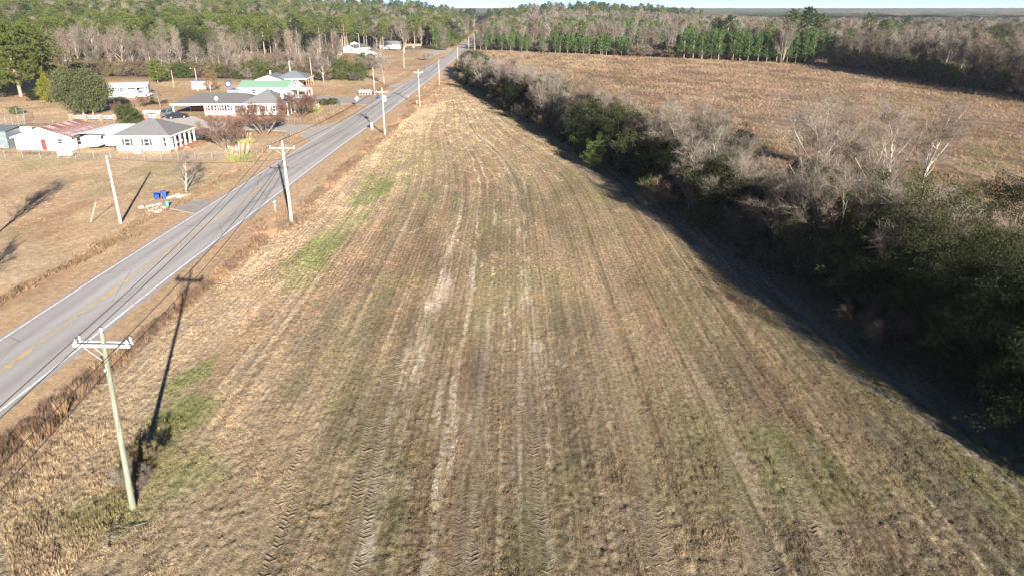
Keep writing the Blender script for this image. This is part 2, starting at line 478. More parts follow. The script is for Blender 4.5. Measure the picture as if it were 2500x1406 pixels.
# the mown field: rows grow longer with distance
rows = [15.0]
while rows[-1] < 258: rows.append(rows[-1] + .20 * (rows[-1] / 28) ** 1.25 * .9)
rows = np.array(rows)
U = np.linspace(0, 1, 760)
FY = np.repeat(rows[:, None], len(U), 1)
FXl = brush_x(rows)[:, None]; FXr = (hedge_x(rows) + 4.5)[:, None]
FX = FXl + (FXr - FXl) * U[None, :]
def track_x(x0, xa, xb, y):
    return x0 + (xb - xa) * np.minimum(1, (y - 20) / 16) + .25 * np.sin(y * .11 + xa)
def field_z(x, y):
    w = x
    calm = 1.0
    for xa, xa2, xb, ymax in TRACKS:
        for x0 in (xa, xa2):
            calm = calm * (1 - .85 * (1 - sm(.30, .48, np.abs(x - track_x(x0, xa, xb, y)))) * (1 - sm(ymax - 8, ymax, y)))
    z = .011 * np.sin(w * 2 * PI / .38) * calm * (1 - sm(60, 140, y)) + .06 * (fbm(x * .5, y * .35, 71, 3) - .5) + calm * (.15 - .07 * sm(40, 90, y)) * (fbm(x * 4.2, y * 3.2, 72, 3) - .5)
    t1 = np.minimum(np.abs(x - hedge_x(y) + 2.2), np.abs(x - hedge_x(y) + 4.1))
    z = z - .10 * (1 - sm(.2, .6, t1)) * (1 - sm(90, 130, y))
    return z + .02
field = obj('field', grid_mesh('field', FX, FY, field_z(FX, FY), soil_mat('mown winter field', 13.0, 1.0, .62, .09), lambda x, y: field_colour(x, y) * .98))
tag(field, 'mown winter field with wheel tracks and pale sandy streaks', kind='structure')

# the fallow field behind the hedgerow
def fallow_in(x, y):
    far = np.interp(x, [-20, -9, 12, 90, 138, 150], [452, 444, 424, 362, 328, 318])
    return (x > hedge_x(y) + hedge_w(y) * .55) & (y < far + 3) & (x < np.interp(y, [-30, 200, 330], [150, 145, 142]))
ax = np.arange(-24, 152, 1.0); ay = np.arange(-24, 452, 1.3)
LX, LY = np.meshgrid(ax, ay)
def fallow_colour(x, y):
    r = .5 + .5 * np.sin((x * .55 + y * .84) * 2 * PI / 6.0 + 3 * fbm(x * .05, y * .05, 80))
    c = lerp((.185, .124, .080), (.275, .192, .128), sm(.3, .7, fbm(x * .10, y * .05, 81) + (r - .5) * .30))
    c = lerp(c, (.32, .235, .16), sm(.50, .70, fbm(x * .18, y * .10, 82)) * .7)
    c = lerp(c, (.19, .17, .07), sm(.62, .72, fbm(x * .22, y * .2, 83)) * .5)
    return c
i = np.arange(LX.size).reshape(LX.shape)
F = np.stack([i[:-1, :-1], i[:-1, 1:], i[1:, 1:], i[1:, :-1]], -1).reshape(-1, 4)
cx = (LX[:-1, :-1] + .5).ravel(); cy = (LY[:-1, :-1] + .6).ravel()
F = F[fallow_in(cx, cy)]
LZ = .06 + .30 * (fbm(LX * .35, LY * .3, 84, 3) - .5)
used = np.unique(F); remap = -np.ones(LX.size, int); remap[used] = np.arange(len(used))
Vf = np.stack([LX, LY, LZ + .12], -1).reshape(-1, 3)[used]
me = mesh_np('fallow_field', Vf, remap[F], [soil_mat('fallow field of broomsedge', 5.0, .9, .40, .12)], smooth=True)
set_tint(me, fallow_colour(Vf[:, 0], Vf[:, 1]))
tag(obj('fallow_field', me), 'rough brown fallow field behind the hedgerow', kind='structure')

# road
ry = np.concatenate([np.arange(-80, 200, 1.2), np.arange(200, 1121, 5)])
W = np.linspace(-3.75, 3.75, 31)
RY = np.repeat(ry[:, None], len(W), 1); RX = road_x(ry)[:, None] + W[None, :]
edge = .25 * (vnoise(ry * .9, ry * 0, 90) - .5)
RX[:, 0] += edge; RX[:, -1] -= .25 * (vnoise(ry * .8, ry * 0 + 5, 91) - .5)
def road_colour(x, y):
    u = x - road_x(y)
    c = np.ones(x.shape + (3,)) * np.array((.385, .362, .345))
    wheel = np.exp(-((np.abs(np.abs(u) - 1.75) - .85) / .35) ** 2)
    c = c * (1 + .10 * wheel - .12 * np.exp(-((np.abs(u) - 1.75) / .3) ** 2))[..., None]
    c = c * (1 + .35 * (fbm(u * .8, y * .05, 92) - .5))[..., None]
    ar = np.exp(-((y - 66 - 1.2 * np.sin(u)) / .12) ** 2)
    return c * (1 - .2 * np.exp(-((np.abs(u) - 3.6) / .15) ** 2))[..., None]
def asphalt_mat():
    m = soil_mat('worn grey asphalt', 26.0, .25, .10, .02)
    n, l = nodes_of(m); b = n['Principled BSDF']; b.inputs['Roughness'].default_value = .85
    geo = n.new('ShaderNodeNewGeometry'); vo = n.new('ShaderNodeTexVoronoi'); vo.feature = 'DISTANCE_TO_EDGE'; vo.inputs['Scale'].default_value = .22
    mp = n.new('ShaderNodeMapping'); mp.inputs['Scale'].default_value = (1, .35, 1)
    nz = n.new('ShaderNodeTexNoise'); nz.inputs['Scale'].default_value = 1.2
    mx = n.new('ShaderNodeMixRGB'); mx.inputs['Fac'].default_value = .12
    l.new(geo.outputs['Position'], nz.inputs['Vector']); l.new(geo.outputs['Position'], mx.inputs['Color1']); l.new(nz.outputs['Color'], mx.inputs['Color2'])
    l.new(mx.outputs['Color'], mp.inputs['Vector']); l.new(mp.outputs['Vector'], vo.inputs['Vector'])
    r = n.new('ShaderNodeValToRGB'); r.color_ramp.elements[0].position = .0; r.color_ramp.elements[1].position = .006
    r.color_ramp.elements[0].color = (.55, .55, .55, 1); r.color_ramp.elements[1].color = (1, 1, 1, 1)
    l.new(vo.outputs['Distance'], r.inputs['Fac'])
    src = b.inputs['Base Color'].links[0].from_socket
    mu = n.new('ShaderNodeVectorMath'); mu.operation = 'MULTIPLY'
    l.new(src, mu.inputs[0]); l.new(r.outputs['Color'], mu.inputs[1]); l.new(mu.outputs['Vector'], b.inputs['Base Color'])
    return m
RZ = terrain(RX, RY) + .04 + .05 * (1 - (W / 3.75) ** 2)[None, :]
road = tag(obj('road', grid_mesh('road', RX, RY, RZ, asphalt_mat(), road_colour)), 'two-lane grey asphalt road', kind='structure')
def road_z(u): return .04 + .05 * (1 - (u / 3.75) ** 2)
white_paint = mat('worn white road paint', (.74, .74, .72), .7, .08, 4, dirt=(.42, .36, .30), dirt_amt=.6, dirt_scale=2.5)
yellow_paint = mat('faded yellow road paint', (.72, .46, .10), .7, .12, 3, dirt=(.26, .24, .22), dirt_amt=.6, dirt_scale=2.0)
def stripe(name, u0, u1, ya, yb, m, step=2.0):
    y = np.linspace(ya, yb, max(2, int((yb - ya) / step) + 1)); x = road_x(y)
    u = .5 * (u0 + u1)
    V = np.concatenate([np.stack([x + u0, y, y * 0 + road_z(u0) + .012], 1), np.stack([x + u1, y, y * 0 + road_z(u1) + .012], 1)])
    k = len(y); i = np.arange(k - 1)
    return obj(name, mesh_np(name, V, np.stack([i, i + k, i + k + 1, i + 1], 1), [m]), road)
stripe('edge_line', -3.44, -3.25, -78, 1100, white_paint)
stripe('edge_line', 3.19, 3.38, -78, 1100, white_paint)
stripe('centre_line', -.17, -.05, -78, 104, yellow_paint)
stripe('centre_line', .05, .17, 300, 1100, yellow_paint)
y = 30.0
while y < 560:
    stripe('centre_dash', .04, .17, y, y + 3.1, yellow_paint, 1.5); y += 12.2

# driveways and yard slabs: outlines surveyed from the photograph
def slab(name, label, pts, z, m, t=.05):
    w = MB(); P = [G(*p) for p in pts]
    w.prism(P, 'z', z - t, z)
    o = w.build(name, m); tag(o, label, kind='structure'); return o
gravel = mat('pale gravel', (.40, .36, .32), .9, .25, 3, .5, 14)
concrete = mat('pale concrete', (.50, .46, .42), .85, .12, 2, .2, 20)
oldtar = mat('old grey tarmac', (.33, .295, .265), .9, .2, 1.5, .3, 20)
slab('driveway', 'short tarmac driveway beside the leaning guy pole', [(392, 494), (470, 492), (560, 484), (610, 450), (640, 436), (500, 527), (462, 520), (395, 505)], .045, oldtar)
slab('driveway', 'gravel driveway of the long ranch house', [(640, 300), (720, 306), (790, 305), (826, 300), (845, 306), (770, 352), (750, 340), (700, 322), (640, 318)], .045, gravel)
slab('driveway', 'concrete parking pad in front of the carport', [(400, 288), (470, 284), (500, 296), (640, 303), (640, 318), (490, 320), (478, 312), (430, 300), (396, 298)], .052, concrete)
slab('driveway', 'grey lane passing the hedge and diamond sign', [(700, 233), (830, 238), (935, 240), (905, 258), (880, 256), (790, 248), (700, 243)], .045, oldtar)
slab('driveway', 'dirt drive near the far cedar', [(1040, 128), (1078, 121), (1106, 117), (1098, 126), (1060, 136)], .045, gravel)
slab('driveway', 'dirt turn-in across the verge', [(950, 206), (985, 205), (975, 213), (950, 211)], .045, gravel)

# tread marks pressed into the field by tractor tyres
trd = MB()
Vt = []; Ft = []
def lug(ax, ay, bx, by, wd, ht):
    dx, dy = bx - ax, by - ay; L = math.hypot(dx, dy); nx, ny = -dy / L * wd / 2, dx / L * wd / 2
    o = len(Vt); za = float(field_z(ax, ay)) - .02; zb = float(field_z(bx, by)) - .02
    Vt.extend([(ax - nx, ay - ny, za), (ax + nx, ay + ny, za), (bx + nx, by + ny, zb), (bx - nx, by - ny, zb), (ax, ay, za + ht), (bx, by, zb + ht)])
    Ft.extend([(o, o + 3, o + 5, o + 4), (o + 1, o + 4, o + 5, o + 2)])
for xa, xa2, xb, ymax in TRACKS:
    deep = 1.0 if xa < -7 else .78
    for x0 in (xa, xa2):
        yy = 19.0
        while yy < ymax:
            u = (yy - 20) / max(ymax - 20, 1)
            xc = float(track_x(x0, xa, xb, yy))
            keep = float(vnoise(np.array([yy * .16]), np.array([x0 * 1.7]), 96)[0])
            if keep > .22 + .42 * u and random.random() < .88:
                ht = .024 + .046 * keep + random.uniform(-.012, .012); xc += random.gauss(0, .025)
                e1, e2 = random.uniform(.20, .34), random.uniform(.20, .34); ht = max(.012, ht * deep); lug(xc - e1, yy + .20 * e1 / .33, xc + .02, yy, .105, ht); lug(xc + e2, yy + .08 + .20 * e2 / .33, xc - .02, yy + .08, .105, ht * random.uniform(.5, 1.1))
            yy += .30
me = mesh_np('tyre_tread_marks', Vt, Ft, [soil_mat('pressed field earth', 14.0, .5, .3, .04)])
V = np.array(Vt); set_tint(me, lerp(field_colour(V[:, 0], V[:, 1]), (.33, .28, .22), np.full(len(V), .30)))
tag(obj('tyre_tread_marks', me), 'herringbone tractor tyre prints in the near field', 'tyre tracks', kind='stuff')

# far land: wooded plain and ridge on the horizon
hx_ = np.linspace(-5200, 6500, 420); hy_ = np.concatenate([np.linspace(1350, 2600, 60), np.linspace(2640, 6800, 70)])
HX, HY = np.meshgrid(hx_, hy_)
HZ = 9 + 9 * vnoise(HX * .05, HY * .05, 101) + 16 * sm(2400, 4300, HY + 500 * (fbm(HX * .0006, HY * 0, 102) - .5)) + 9 * (fbm(HX * .0011, HY * .0004, 103) - .45) * sm(1800, 3600, HY) + 4 * sm(-800, -2500, HX)
def ridge_colour(x, y):
    c = lerp((.055, .070, .030), (.165, .125, .090), sm(.42, .6, fbm(x * .006, y * .003, 104)) * (1 - .8 * sm(2300, 3400, y)))
    return c * (.75 + .5 * vnoise(x * .05, y * .05, 101))[..., None]
tag(obj('hills', grid_mesh('hills', HX, HY, HZ, soil_mat('distant woodland', .12, .8, .25, 4.0), ridge_colour)), 'low wooded ridge along the horizon', kind='structure')
# ------------------------------------------------------------------ plants
class Acc:
    def __init__(s): s.V = []; s.F = []; s.n = 0
    def tris(s, V):                       # (k,3,3)
        k = len(V)
        if not k: return
        s.V.append(V.reshape(-1, 3)); s.F.append(np.arange(k * 3).reshape(-1, 3) + s.n); s.n += k * 3
    def tube(s, P, R, n):
        P = np.asarray(P); k = len(P)
        d = np.gradient(P, axis=0); d /= np.linalg.norm(d, axis=1)[:, None] + 1e-9
        ref = np.array([1., 0, 0]) if abs(d[0, 2]) > .8 else np.array([0, 0, 1.])
        a = np.cross(d, ref); a /= np.linalg.norm(a, axis=1)[:, None] + 1e-9
        b = np.cross(d, a)
        an = np.arange(n) * 2 * PI / n
        ring = P[:, None, :] + (a[:, None, :] * np.cos(an)[None, :, None] + b[:, None, :] * np.sin(an)[None, :, None]) * np.asarray(R)[:, None, None]
        i = np.arange(k - 1)[:, None] * n; j = np.arange(n)[None, :]; j2 = (j + 1) % n
        q0 = (i + j).ravel(); q1 = (i + j2).ravel(); q2 = (i + n + j2).ravel(); q3 = (i + n + j).ravel()
        s.V.append(ring.reshape(-1, 3)); s.F.append(np.concatenate([np.stack([q0, q1, q2], 1), np.stack([q0, q2, q3], 1)]) + s.n); s.n += k * n
    def arrays(s):
        return np.concatenate(s.V), np.concatenate(s.F)

def unit(v): return v / (np.linalg.norm(v, axis=-1, keepdims=True) + 1e-9)
def cone_dirs(rng, d, n, ang):
    v = unit(rng.normal(size=(n, 3))); return unit(d * math.cos(ang) + v * math.sin(ang))

def gen_bare(seed, H=12., th=.28, nl=9, ang=(.6, 1.0), reach=.5, stems=1, splay=.25, twn=7, wid=.03, tw_len=(.5, 1.2), up=.22, r0=None, sub=(6, 5)):
    rng = np.random.default_rng(seed); T = Acc(); C = Acc(); tw = []
    r0 = r0 or H * .020
    def branch(p, d, L, r, lvl):
        k = (7, 5, 4, 3)[lvl]; P = [p]
        for _ in range(k - 1):
            d = unit(d + rng.normal(0, (.05, .13, .18, .22)[lvl], 3) + np.array([0, 0, up * (0.1, .5, .35, .25)[lvl]]))
            p = p + d * L / (k - 1); P.append(p)
        P = np.array(P); R = np.linspace(r, r * (.28 if lvl else .22), k)
        (T if lvl < 2 else C).tube(P, R, (7, 5, 3, 3)[lvl])
        if lvl < 3:
            n = (nl, sub[0], sub[1])[lvl]
            for q in range(n):
                t = (th + (1 - th) * (q + rng.uniform(0, .8)) / n) if lvl == 0 else rng.uniform(.22, 1.0)
                f = min(t, .999) * (k - 1); a = int(f); pp = P[a] + (P[a + 1] - P[a]) * (f - a); dd = unit(P[a + 1] - P[a])
                an = rng.uniform(*ang) * (1 if lvl else 1 - .35 * t)
                az = q * 2.4 + rng.uniform(-.5, .5)
                ax = np.array([math.cos(az), math.sin(az), .1]) if lvl == 0 else rng.normal(size=3)
                perp = unit(ax - dd * np.dot(ax, dd))
                cd = unit(dd * math.cos(an) + perp * math.sin(an))
                Lc = L * reach * (1.15 - .55 * t) * rng.uniform(.75, 1.2) if lvl == 0 else L * rng.uniform(.38, .62)
                branch(pp, cd, Lc, max(r * (1 - .7 * t) * .58, .016), lvl + 1)
        if lvl >= 2: tw.append(P)
    for s_ in range(stems):
        az = s_ * 2.4 + rng.uniform(0, 1)
        tilt = 0 if stems == 1 else rng.uniform(.4, 1) * splay
        d = unit(np.array([math.cos(az) * math.sin(tilt), math.sin(az) * math.sin(tilt), math.cos(tilt)]))
        branch(np.array([math.cos(az), math.sin(az), -.03 * H]) * (0.0 if stems == 1 else r0 * 1.2) + np.array([0, 0, -.25]), d, H * rng.uniform(.78, .9) / (1 if stems == 1 else 1.05), r0 / (1 if stems == 1 else stems ** .35), 0)
    # fine twigs: slender slips along the outer branches
    segs = np.array([[P[a], P[a + 1]] for P in tw for a in range(len(P) - 1)])
    idx = rng.integers(0, len(segs), int(len(tw) * twn)); t = rng.uniform(0, 1, len(idx))[:, None]
    p = segs[idx, 0] * (1 - t) + segs[idx, 1] * t
    d = unit(unit(segs[idx, 1] - segs[idx, 0]) + rng.normal(0, .75, p.shape) + np.array([0, 0, .25]))
    L = rng.uniform(*tw_len, len(idx))[:, None] * H / 12
    side = unit(np.cross(d, rng.normal(size=p.shape))) * wid * rng.uniform(.6, 1.2, (len(idx), 1))
    C.tris(np.stack([p - side / 2, p + side / 2, p + d * L], 1))
    V = np.concatenate(T.V + C.V); z = V[:, 2].max()
    return T.arrays(), C.arrays()

def leaves_at(rng, P, D, size, aspect=.55, droop=.2):
    """a leaf-sized four-cornered blade at each point, as two triangles"""
    n = len(P)
    d = unit(D + rng.normal(0, .9, (n, 3)) - np.array([0, 0, droop]))
    s = unit(np.cross(d, rng.normal(size=(n, 3))))
    L = size * rng.uniform(.6, 1.35, (n, 1)); w = L * aspect * .5
    a = P; b = P + d * L * .5 + s * w; c = P + d * L; e = P + d * L * .5 - s * w
    return np.concatenate([np.stack([a, b, c], 1), np.stack([a, c, e], 1)])

def gen_broad(seed, H=8., R=3.2, base=.16, clumps=230, per=46, leaf=.26, trunk=True, lump=.28, shape=1.0, cl=(.45, .85)):
    rng = np.random.default_rng(seed); T = Acc(); C = Acc()
    c0 = np.array([0, 0, H * (base + (1 - base) * .5)]); az_ = H * (1 - base) * .5
    ph = rng.uniform(0, 6.3, 6)
    d = unit(rng.normal(size=(clumps, 3)))
    r = rng.uniform(.45, 1.0, clumps) ** .6
    th = np.arctan2(d[:, 1], d[:, 0])
    wob = 1 + lump * (np.sin(th * 3 + ph[0] + d[:, 2] * 4) * .5 + np.sin(th * 5 + ph[1] - d[:, 2] * 3) * .35 + .3 * np.sin(d[:, 2] * 7 + ph[2]))
    prof = np.where(d[:, 2] > 0, (1 - np.abs(d[:, 2])) ** (shape - 1) if shape != 1 else 1, 1)
    cc = c0 + d * np.array([R, R, az_]) * (r * wob)[:, None] * np.stack([prof, prof, np.ones_like(prof)], 1)
    rad = rng.uniform(*cl, clumps) * R / 3.2
    for c, q in zip(cc, rad):
        v = unit(rng.normal(size=(per, 3))); pp = c + v * (q * rng.uniform(.35, 1.0, (per, 1))) * np.array([1, 1, .7])
        out = unit(pp - c0)
        C.tris(leaves_at(rng, pp, out * .8 + v * .5, leaf))
    if trunk:
        T.tube([[0, 0, -.2], [.05, 0, H * .2], [0, .06, H * .55]], [H * .022, H * .017, H * .006], 6)
        for q in range(12):
            e = cc[rng.integers(clumps)]; s_ = np.array([0, 0, H * rng.uniform(.08, .3)])
            T.tube([s_, s_ * .4 + e * .6 + [0, 0, -.1 * H], e], [H * .009, H * .006, .01], 4)
    else:
        for q in range(9):
            e = cc[rng.integers(clumps)] * .8
            T.tube([[rng.normal(0, .1), rng.normal(0, .1), -.2], e * .5, e], [.035 * H / 3, .02 * H / 3, .01], 4)
    return T.arrays(), C.arrays()

def gen_pine(seed, H=21., R=3.6, cb=.45, nb=46, tufts=5, needles=26, nlen=.5, wid=.05, prof=None, tr=.014, droop=0.0):
    rng = np.random.default_rng(seed); T = Acc(); C = Acc()
    bend = rng.normal(0, .012, 2) * H
    zs = np.linspace(0, 1, 8)
    T.tube(np.stack([bend[0] * zs ** 2, bend[1] * zs ** 2, zs * H * .98 - .25], 1), np.linspace(H * tr, H * .0025, 8), 7)
    if prof is None: prof = lambda t: (math.sin(PI * (.16 + .80 * t)) ** .75)
    for k in range(nb):
        t = (k + rng.uniform(0, 1)) / nb; z = H * (cb + (1 - cb) * t)
        L = R * prof(t) * rng.uniform(.55, 1.15); az = k * 2.39996 + rng.uniform(-.4, .4)
        d = unit(np.array([math.cos(az), math.sin(az), rng.uniform(.05, .45) + .5 * t - droop]))
        o = np.array([bend[0] * (z / H) ** 2, bend[1] * (z / H) ** 2, z])
        e = o + d * L
        T.tube([o, o + d * L * .5 + [0, 0, -.06 * L], e], [H * .004 * (1.1 - t) + .012, .02, .008], 3)
        m = max(2, int(tufts * (.5 + L / R)))
        c = o + d * L * rng.uniform(.40, 1.05, (m, 1)) + rng.normal(0, .16 * L + .05, (m, 3)) * np.array([1, 1, .6])
        v = unit(rng.normal(size=(m, needles, 3)) + np.array([0, 0, .35]))
        ln = nlen * rng.uniform(.6, 1.25, (m, needles, 1))
        a = (c[:, None, :] + v * ln * .12).reshape(-1, 3); b = (c[:, None, :] + v * ln).reshape(-1, 3)
        s_ = unit(np.cross(b - a, rng.normal(size=a.shape))) * wid
        C.tris(np.stack([a - s_, a + s_, b], 1))
    return T.arrays(), C.arrays()

# colours: bark, twigs, foliage
bark_grey = leaf_mat('grey bark', (.20, .165, .135), (.40, .345, .29), 0)
bark_pale = leaf_mat('pale bark', (.25, .215, .175), (.43, .38, .32), 0)
bark_dark = leaf_mat('dark furrowed bark', (.10, .075, .058), (.20, .155, .12), 0)
bark_pine = leaf_mat('pine bark', (.22, .15, .11), (.36, .27, .20), 0)
twig_grey = leaf_mat('grey twigs', (.125, .102, .084), (.275, .235, .195), .1)
twig_wood = leaf_mat('dusky wood twigs', (.085, .070, .056), (.200, .170, .138), .1)
twig_pale = leaf_mat('pale bleached twigs', (.34, .29, .235), (.60, .53, .44), .1)
twig_brown = leaf_mat('brown twigs', (.090, .066, .050), (.205, .158, .120), .1)
twig_red = leaf_mat('reddish twigs', (.16, .115, .092), (.30, .23, .185), .1)
twig_crape = leaf_mat('crape myrtle twigs', (.12, .072, .055), (.24, .155, .12), .1)
leaf_dark = leaf_mat('dark evergreen leaves', (.014, .019, .010), (.040, .049, .023), .12)
leaf_mixed = leaf_mat('dull olive evergreen leaves', (.030, .034, .017), (.085, .090, .042), .15)
leaf_mid = leaf_mat('evergreen leaves', (.040, .060, .019), (.100, .128, .042), .22)
leaf_olive = leaf_mat('olive evergreen leaves', (.085, .095, .045), (.165, .175, .085), .2)
leaf_lime = leaf_mat('yellow green sprays', (.14, .15, .02), (.27, .26, .04), .25)
needle_yel = leaf_mat('yellow-green pine needles', (.068, .090, .024), (.145, .172, .048), .22)  # yellow-green is the needles' own colour
needle_grn = leaf_mat('green pine needles', (.048, .096, .026), (.108, .172, .050), .25)
needle_drk = leaf_mat('dark pine needles', (.028, .045, .018), (.075, .100, .036), .2)
dry_leaf = leaf_mat('rusty dry leaves', (.17, .085, .045), (.28, .16, .09), .25)
brush_olv = leaf_mat('olive brushwood', (.12, .10, .05), (.22, .18, .095), .15)

PROTO = {}
def proto(name, gen, mt, mc):
    (tv, tf), (cv, cf) = gen
    h = max(tv[:, 2].max(), cv[:, 2].max())
    trunk = mesh_np('trunk', tv, tf, [mt], smooth=True); crown = mesh_np('crown', cv, cf, [mc])
    joint = mesh_np(name, np.concatenate([tv, cv]), np.concatenate([tf, cf + len(tv)]), [mt, mc], mi=np.concatenate([np.zeros(len(tf), int), np.ones(len(cf), int)]))
    PROTO[name] = (trunk, crown, joint, float(h))

proto('woodtree0', gen_bare(180, 17, .28, 14, (.35, .7), .36, twn=7, wid=.028, tw_len=(.6, 1.5), up=.3, r0=.17, sub=(6, 5)), bark_dark, twig_wood)
proto('woodtree1', gen_bare(181, 16, .22, 15, (.4, .8), .40, twn=7, wid=.028, tw_len=(.6, 1.5), up=.26, r0=.17, sub=(6, 5)), bark_grey, twig_wood)
for k in range(3):
    proto('wide%d' % k, gen_bare(100 + k, 12, .20, 12, (.55, 1.0), .55, twn=13, wid=.016, sub=(7, 6), tw_len=(.5, 1.4)), (bark_grey, bark_pale, bark_pale)[k], twig_grey)
for k in range(2):
    proto('stems%d' % k, gen_bare(120 + k, 12, .25, 7, (.4, .8), .42, stems=5, splay=.55, twn=11, wid=.017, r0=.20, tw_len=(.5, 1.4)), bark_pale, twig_grey)
for k in range(3):
    proto('tall%d' % k, gen_bare(140 + k, 19, .26 + .08 * k, 17, (.30, .60), .36, twn=6, wid=.028, tw_len=(.6, 1.5), up=.34, r0=.19, sub=(6, 4)), bark_grey, twig_grey)
for k in range(2):
    proto('tallred%d' % k, gen_bare(150 + k, 17, .22, 17, (.28, .55), .38, twn=6, wid=.028, tw_len=(.6, 1.5), up=.36, r0=.15, sub=(6, 4)), bark_grey, twig_red)
proto('talldark0', gen_bare(156, 17, .30, 13, (.45, .8), .34, twn=12, wid=.032, r0=.17), bark_dark, twig_brown)
for k in range(2):
    proto('crape%d' % k, gen_bare(160 + k, 6.5, .30, 7, (.35, .7), .50, stems=7, splay=.75, twn=10, wid=.018, tw_len=(.6, 1.5), r0=.13), bark_dark, twig_crape)
for k in range(3):
    proto('brush%d' % k, gen_bare(170 + k, 4.5, .12, 6, (.4, .9), .55, stems=6, splay=.8, twn=13, wid=.02, tw_len=(.8, 2.0), r0=.06, sub=(5, 4)), bark_dark, (twig_brown, brush_olv, twig_grey)[k])
for k in range(3):
    proto('round%d' % k, gen_broad(200 + k, 8, 3.6, .04, 380, 60, .17, lump=.34), bark_dark, leaf_dark)
for k in range(2):
    proto('fine%d' % k, gen_broad(207 + k, 9.5, 4.2, .03, 560, 85, .11, lump=.42, cl=(.35, .8)), bark_dark, (leaf_dark, leaf_mixed)[k])
for k in range(2):
    proto('mixed%d' % k, gen_broad(205 + k, 8, 3.3, .03, 300, 56, .13 + .04 * k, lump=.5, cl=(.3, .75)), bark_grey, leaf_mixed)
proto('oak0', gen_broad(210, 9, 5.0, .14, 520, 56, .24, lump=.2, cl=(.5, .9)), bark_grey, leaf_olive)
proto('holly0', gen_broad(212, 8, 3.4, .05, 340, 56, .18, lump=.28), bark_dark, leaf_mid)
proto('holly1', gen_broad(213, 6, 2.9, .05, 260, 56, .17, lump=.35), bark_dark, leaf_mid)
proto('cedar0', gen_broad(214, 7, 2.3, .05, 320, 60, .13, lump=.2, shape=1.55), bark_dark, leaf_dark)
proto('lime0', gen_broad(215, 6, 1.7, .03, 240, 56, .15, lump=.2, shape=1.7), bark_dark, leaf_lime)
for k in range(2):
    proto('bush%d' % k, gen_broad(220 + k, 2.6, 1.7, .02, 130, 60, .11, trunk=False, lump=.35), bark_dark, (leaf_dark, leaf_mid)[k])
proto('rusty0', gen_broad(224, 4.5, 1.9, .12, 120, 40, .13, lump=.3), bark_grey, dry_leaf)
for k in range(2):
    proto('pine%d' % k, gen_pine(230 + k, 21, 4.0, .48, 52, 6, 28, .62, .055), bark_pine, needle_yel)
proto('pinedark0', gen_pine(234, 22, 4.2, .45, 50, 6, 28, .66, .06), bark_pine, needle_drk)
proto('bigpine0', gen_pine(236, 20, 6.4, .20, 150, 11, 34, .62, .05, tr=.02), bark_pine, needle_yel)
full = lambda t: (.35 + .65 * math.sin(PI * min(1, .28 + .3 * t))) * (1 - t) ** .55 + .08
for k in range(2):
    proto('young%d' % k, gen_pine(240 + k, 10, 2.1, .20, 46, 5, 22, .42, .045, prof=full, tr=.011), bark_pine, needle_grn)
proto('yardpine0', gen_pine(244, 7.5, 3.2, .14, 60, 7, 28, .45, .045, prof=full, tr=.016), bark_pine, needle_yel)
proto('dense0', gen_pine(246, 12, 3.4, .06, 80, 7, 26, .46, .05, prof=full, tr=.014), bark_pine, needle_grn)

COUNT = {}
def plant(kind, x, y, h, name, label, cat, group=None, rz=None, sx=1.0, z=None, lean=0.0):
    tr, cr, jo, ph = PROTO[kind]; s = h / ph
    z = float(terrain(x, y)) if z is None else z
    o = empty(name, (x, y, z), random.uniform(0, 6.28) if rz is None else rz, label, cat, group)
    o.rotation_euler[0] = lean
    o.scale = (s * sx, s * sx, s)
    obj('trunk', tr, o); obj('crown', cr, o)
    return o
# ------------------------------------------------------------------ hedgerow between the two fields
def at_hedge(y, f): return float(hedge_x(y) + hedge_w(y) * f)
HR = random.Random(5)
# trees that stand out in the row
plant('wide1', *G(1985, 562), 16.5, 'bare_tree', 'tallest bare tree of the hedgerow, dark forked trunk and pale upper limbs', 'tree', sx=1.2)
plant('wide2', *G(2042, 548), 15.8, 'bare_tree', 'bare tree with dark trunk just right of the hedgerow\'s tallest', 'tree')
plant('wide2', *G(2150, 500), 15, 'bare_tree', 'broad pale-twigged bare tree behind the dark evergreen bushes', 'tree', sx=1.2)
plant('wide1', *G(2240, 480), 14.5, 'bare_tree', 'pale-twigged bare tree at the right end of the tall hedgerow group', 'tree', sx=1.15)
plant('stems1', *G(1680, 452), 12.6, 'bare_tree', 'bleached white-limbed bare tree spreading wide in mid hedgerow', 'tree', sx=1.15)
plant('wide2', *G(1880, 640), 11.0, 'bare_tree', 'bare tree leaning over the shaded track left of the tallest', 'tree', sx=1.25)
plant('wide1', *G(1760, 500), 10.5, 'bare_tree', 'grey bare tree between the bleached one and the tallest', 'tree', sx=1.2)
plant('wide0', *G(1590, 420), 9.5, 'bare_tree', 'brown spreading bare tree left of the bleached white one', 'tree')
plant('stems0', *G(1345, 318), 11.0, 'bare_tree', 'white-barked bare tree with three tall limbs before the fallow field', 'tree', sx=.8)
plant('wide2', *G(1412, 352), 11.5, 'bare_tree', 'pale bare tree rising beside the dark evergreen mid row', 'tree', sx=.8)
plant('wide0', *G(1460, 372), 11.0, 'bare_tree', 'slim bare tree between the dark evergreen and bright green shrub', 'tree', sx=.85)
plant('wide1', *G(1180, 232), 12.0, 'bare_tree', 'wide grey bare tree near the hedgerow\'s road end', 'tree', sx=1.25)
plant('stems0', *G(1235, 240), 11.5, 'bare_tree', 'leaning pale bare tree near the hedgerow\'s road end', 'tree', sx=1.1)
plant('wide2', *G(1135, 196), 9.0, 'bare_tree', 'grey bare tree casting shade onto the road', 'tree', sx=1.2)
plant('holly0', *G(1400, 345), 8.2, 'evergreen_tree', 'dark round evergreen in front of pale bare trees, mid hedgerow', 'tree')
plant('holly1', *G(1455, 412), 5.0, 'evergreen_tree', 'bright green leafy tree jutting into the shaded field edge', 'tree')
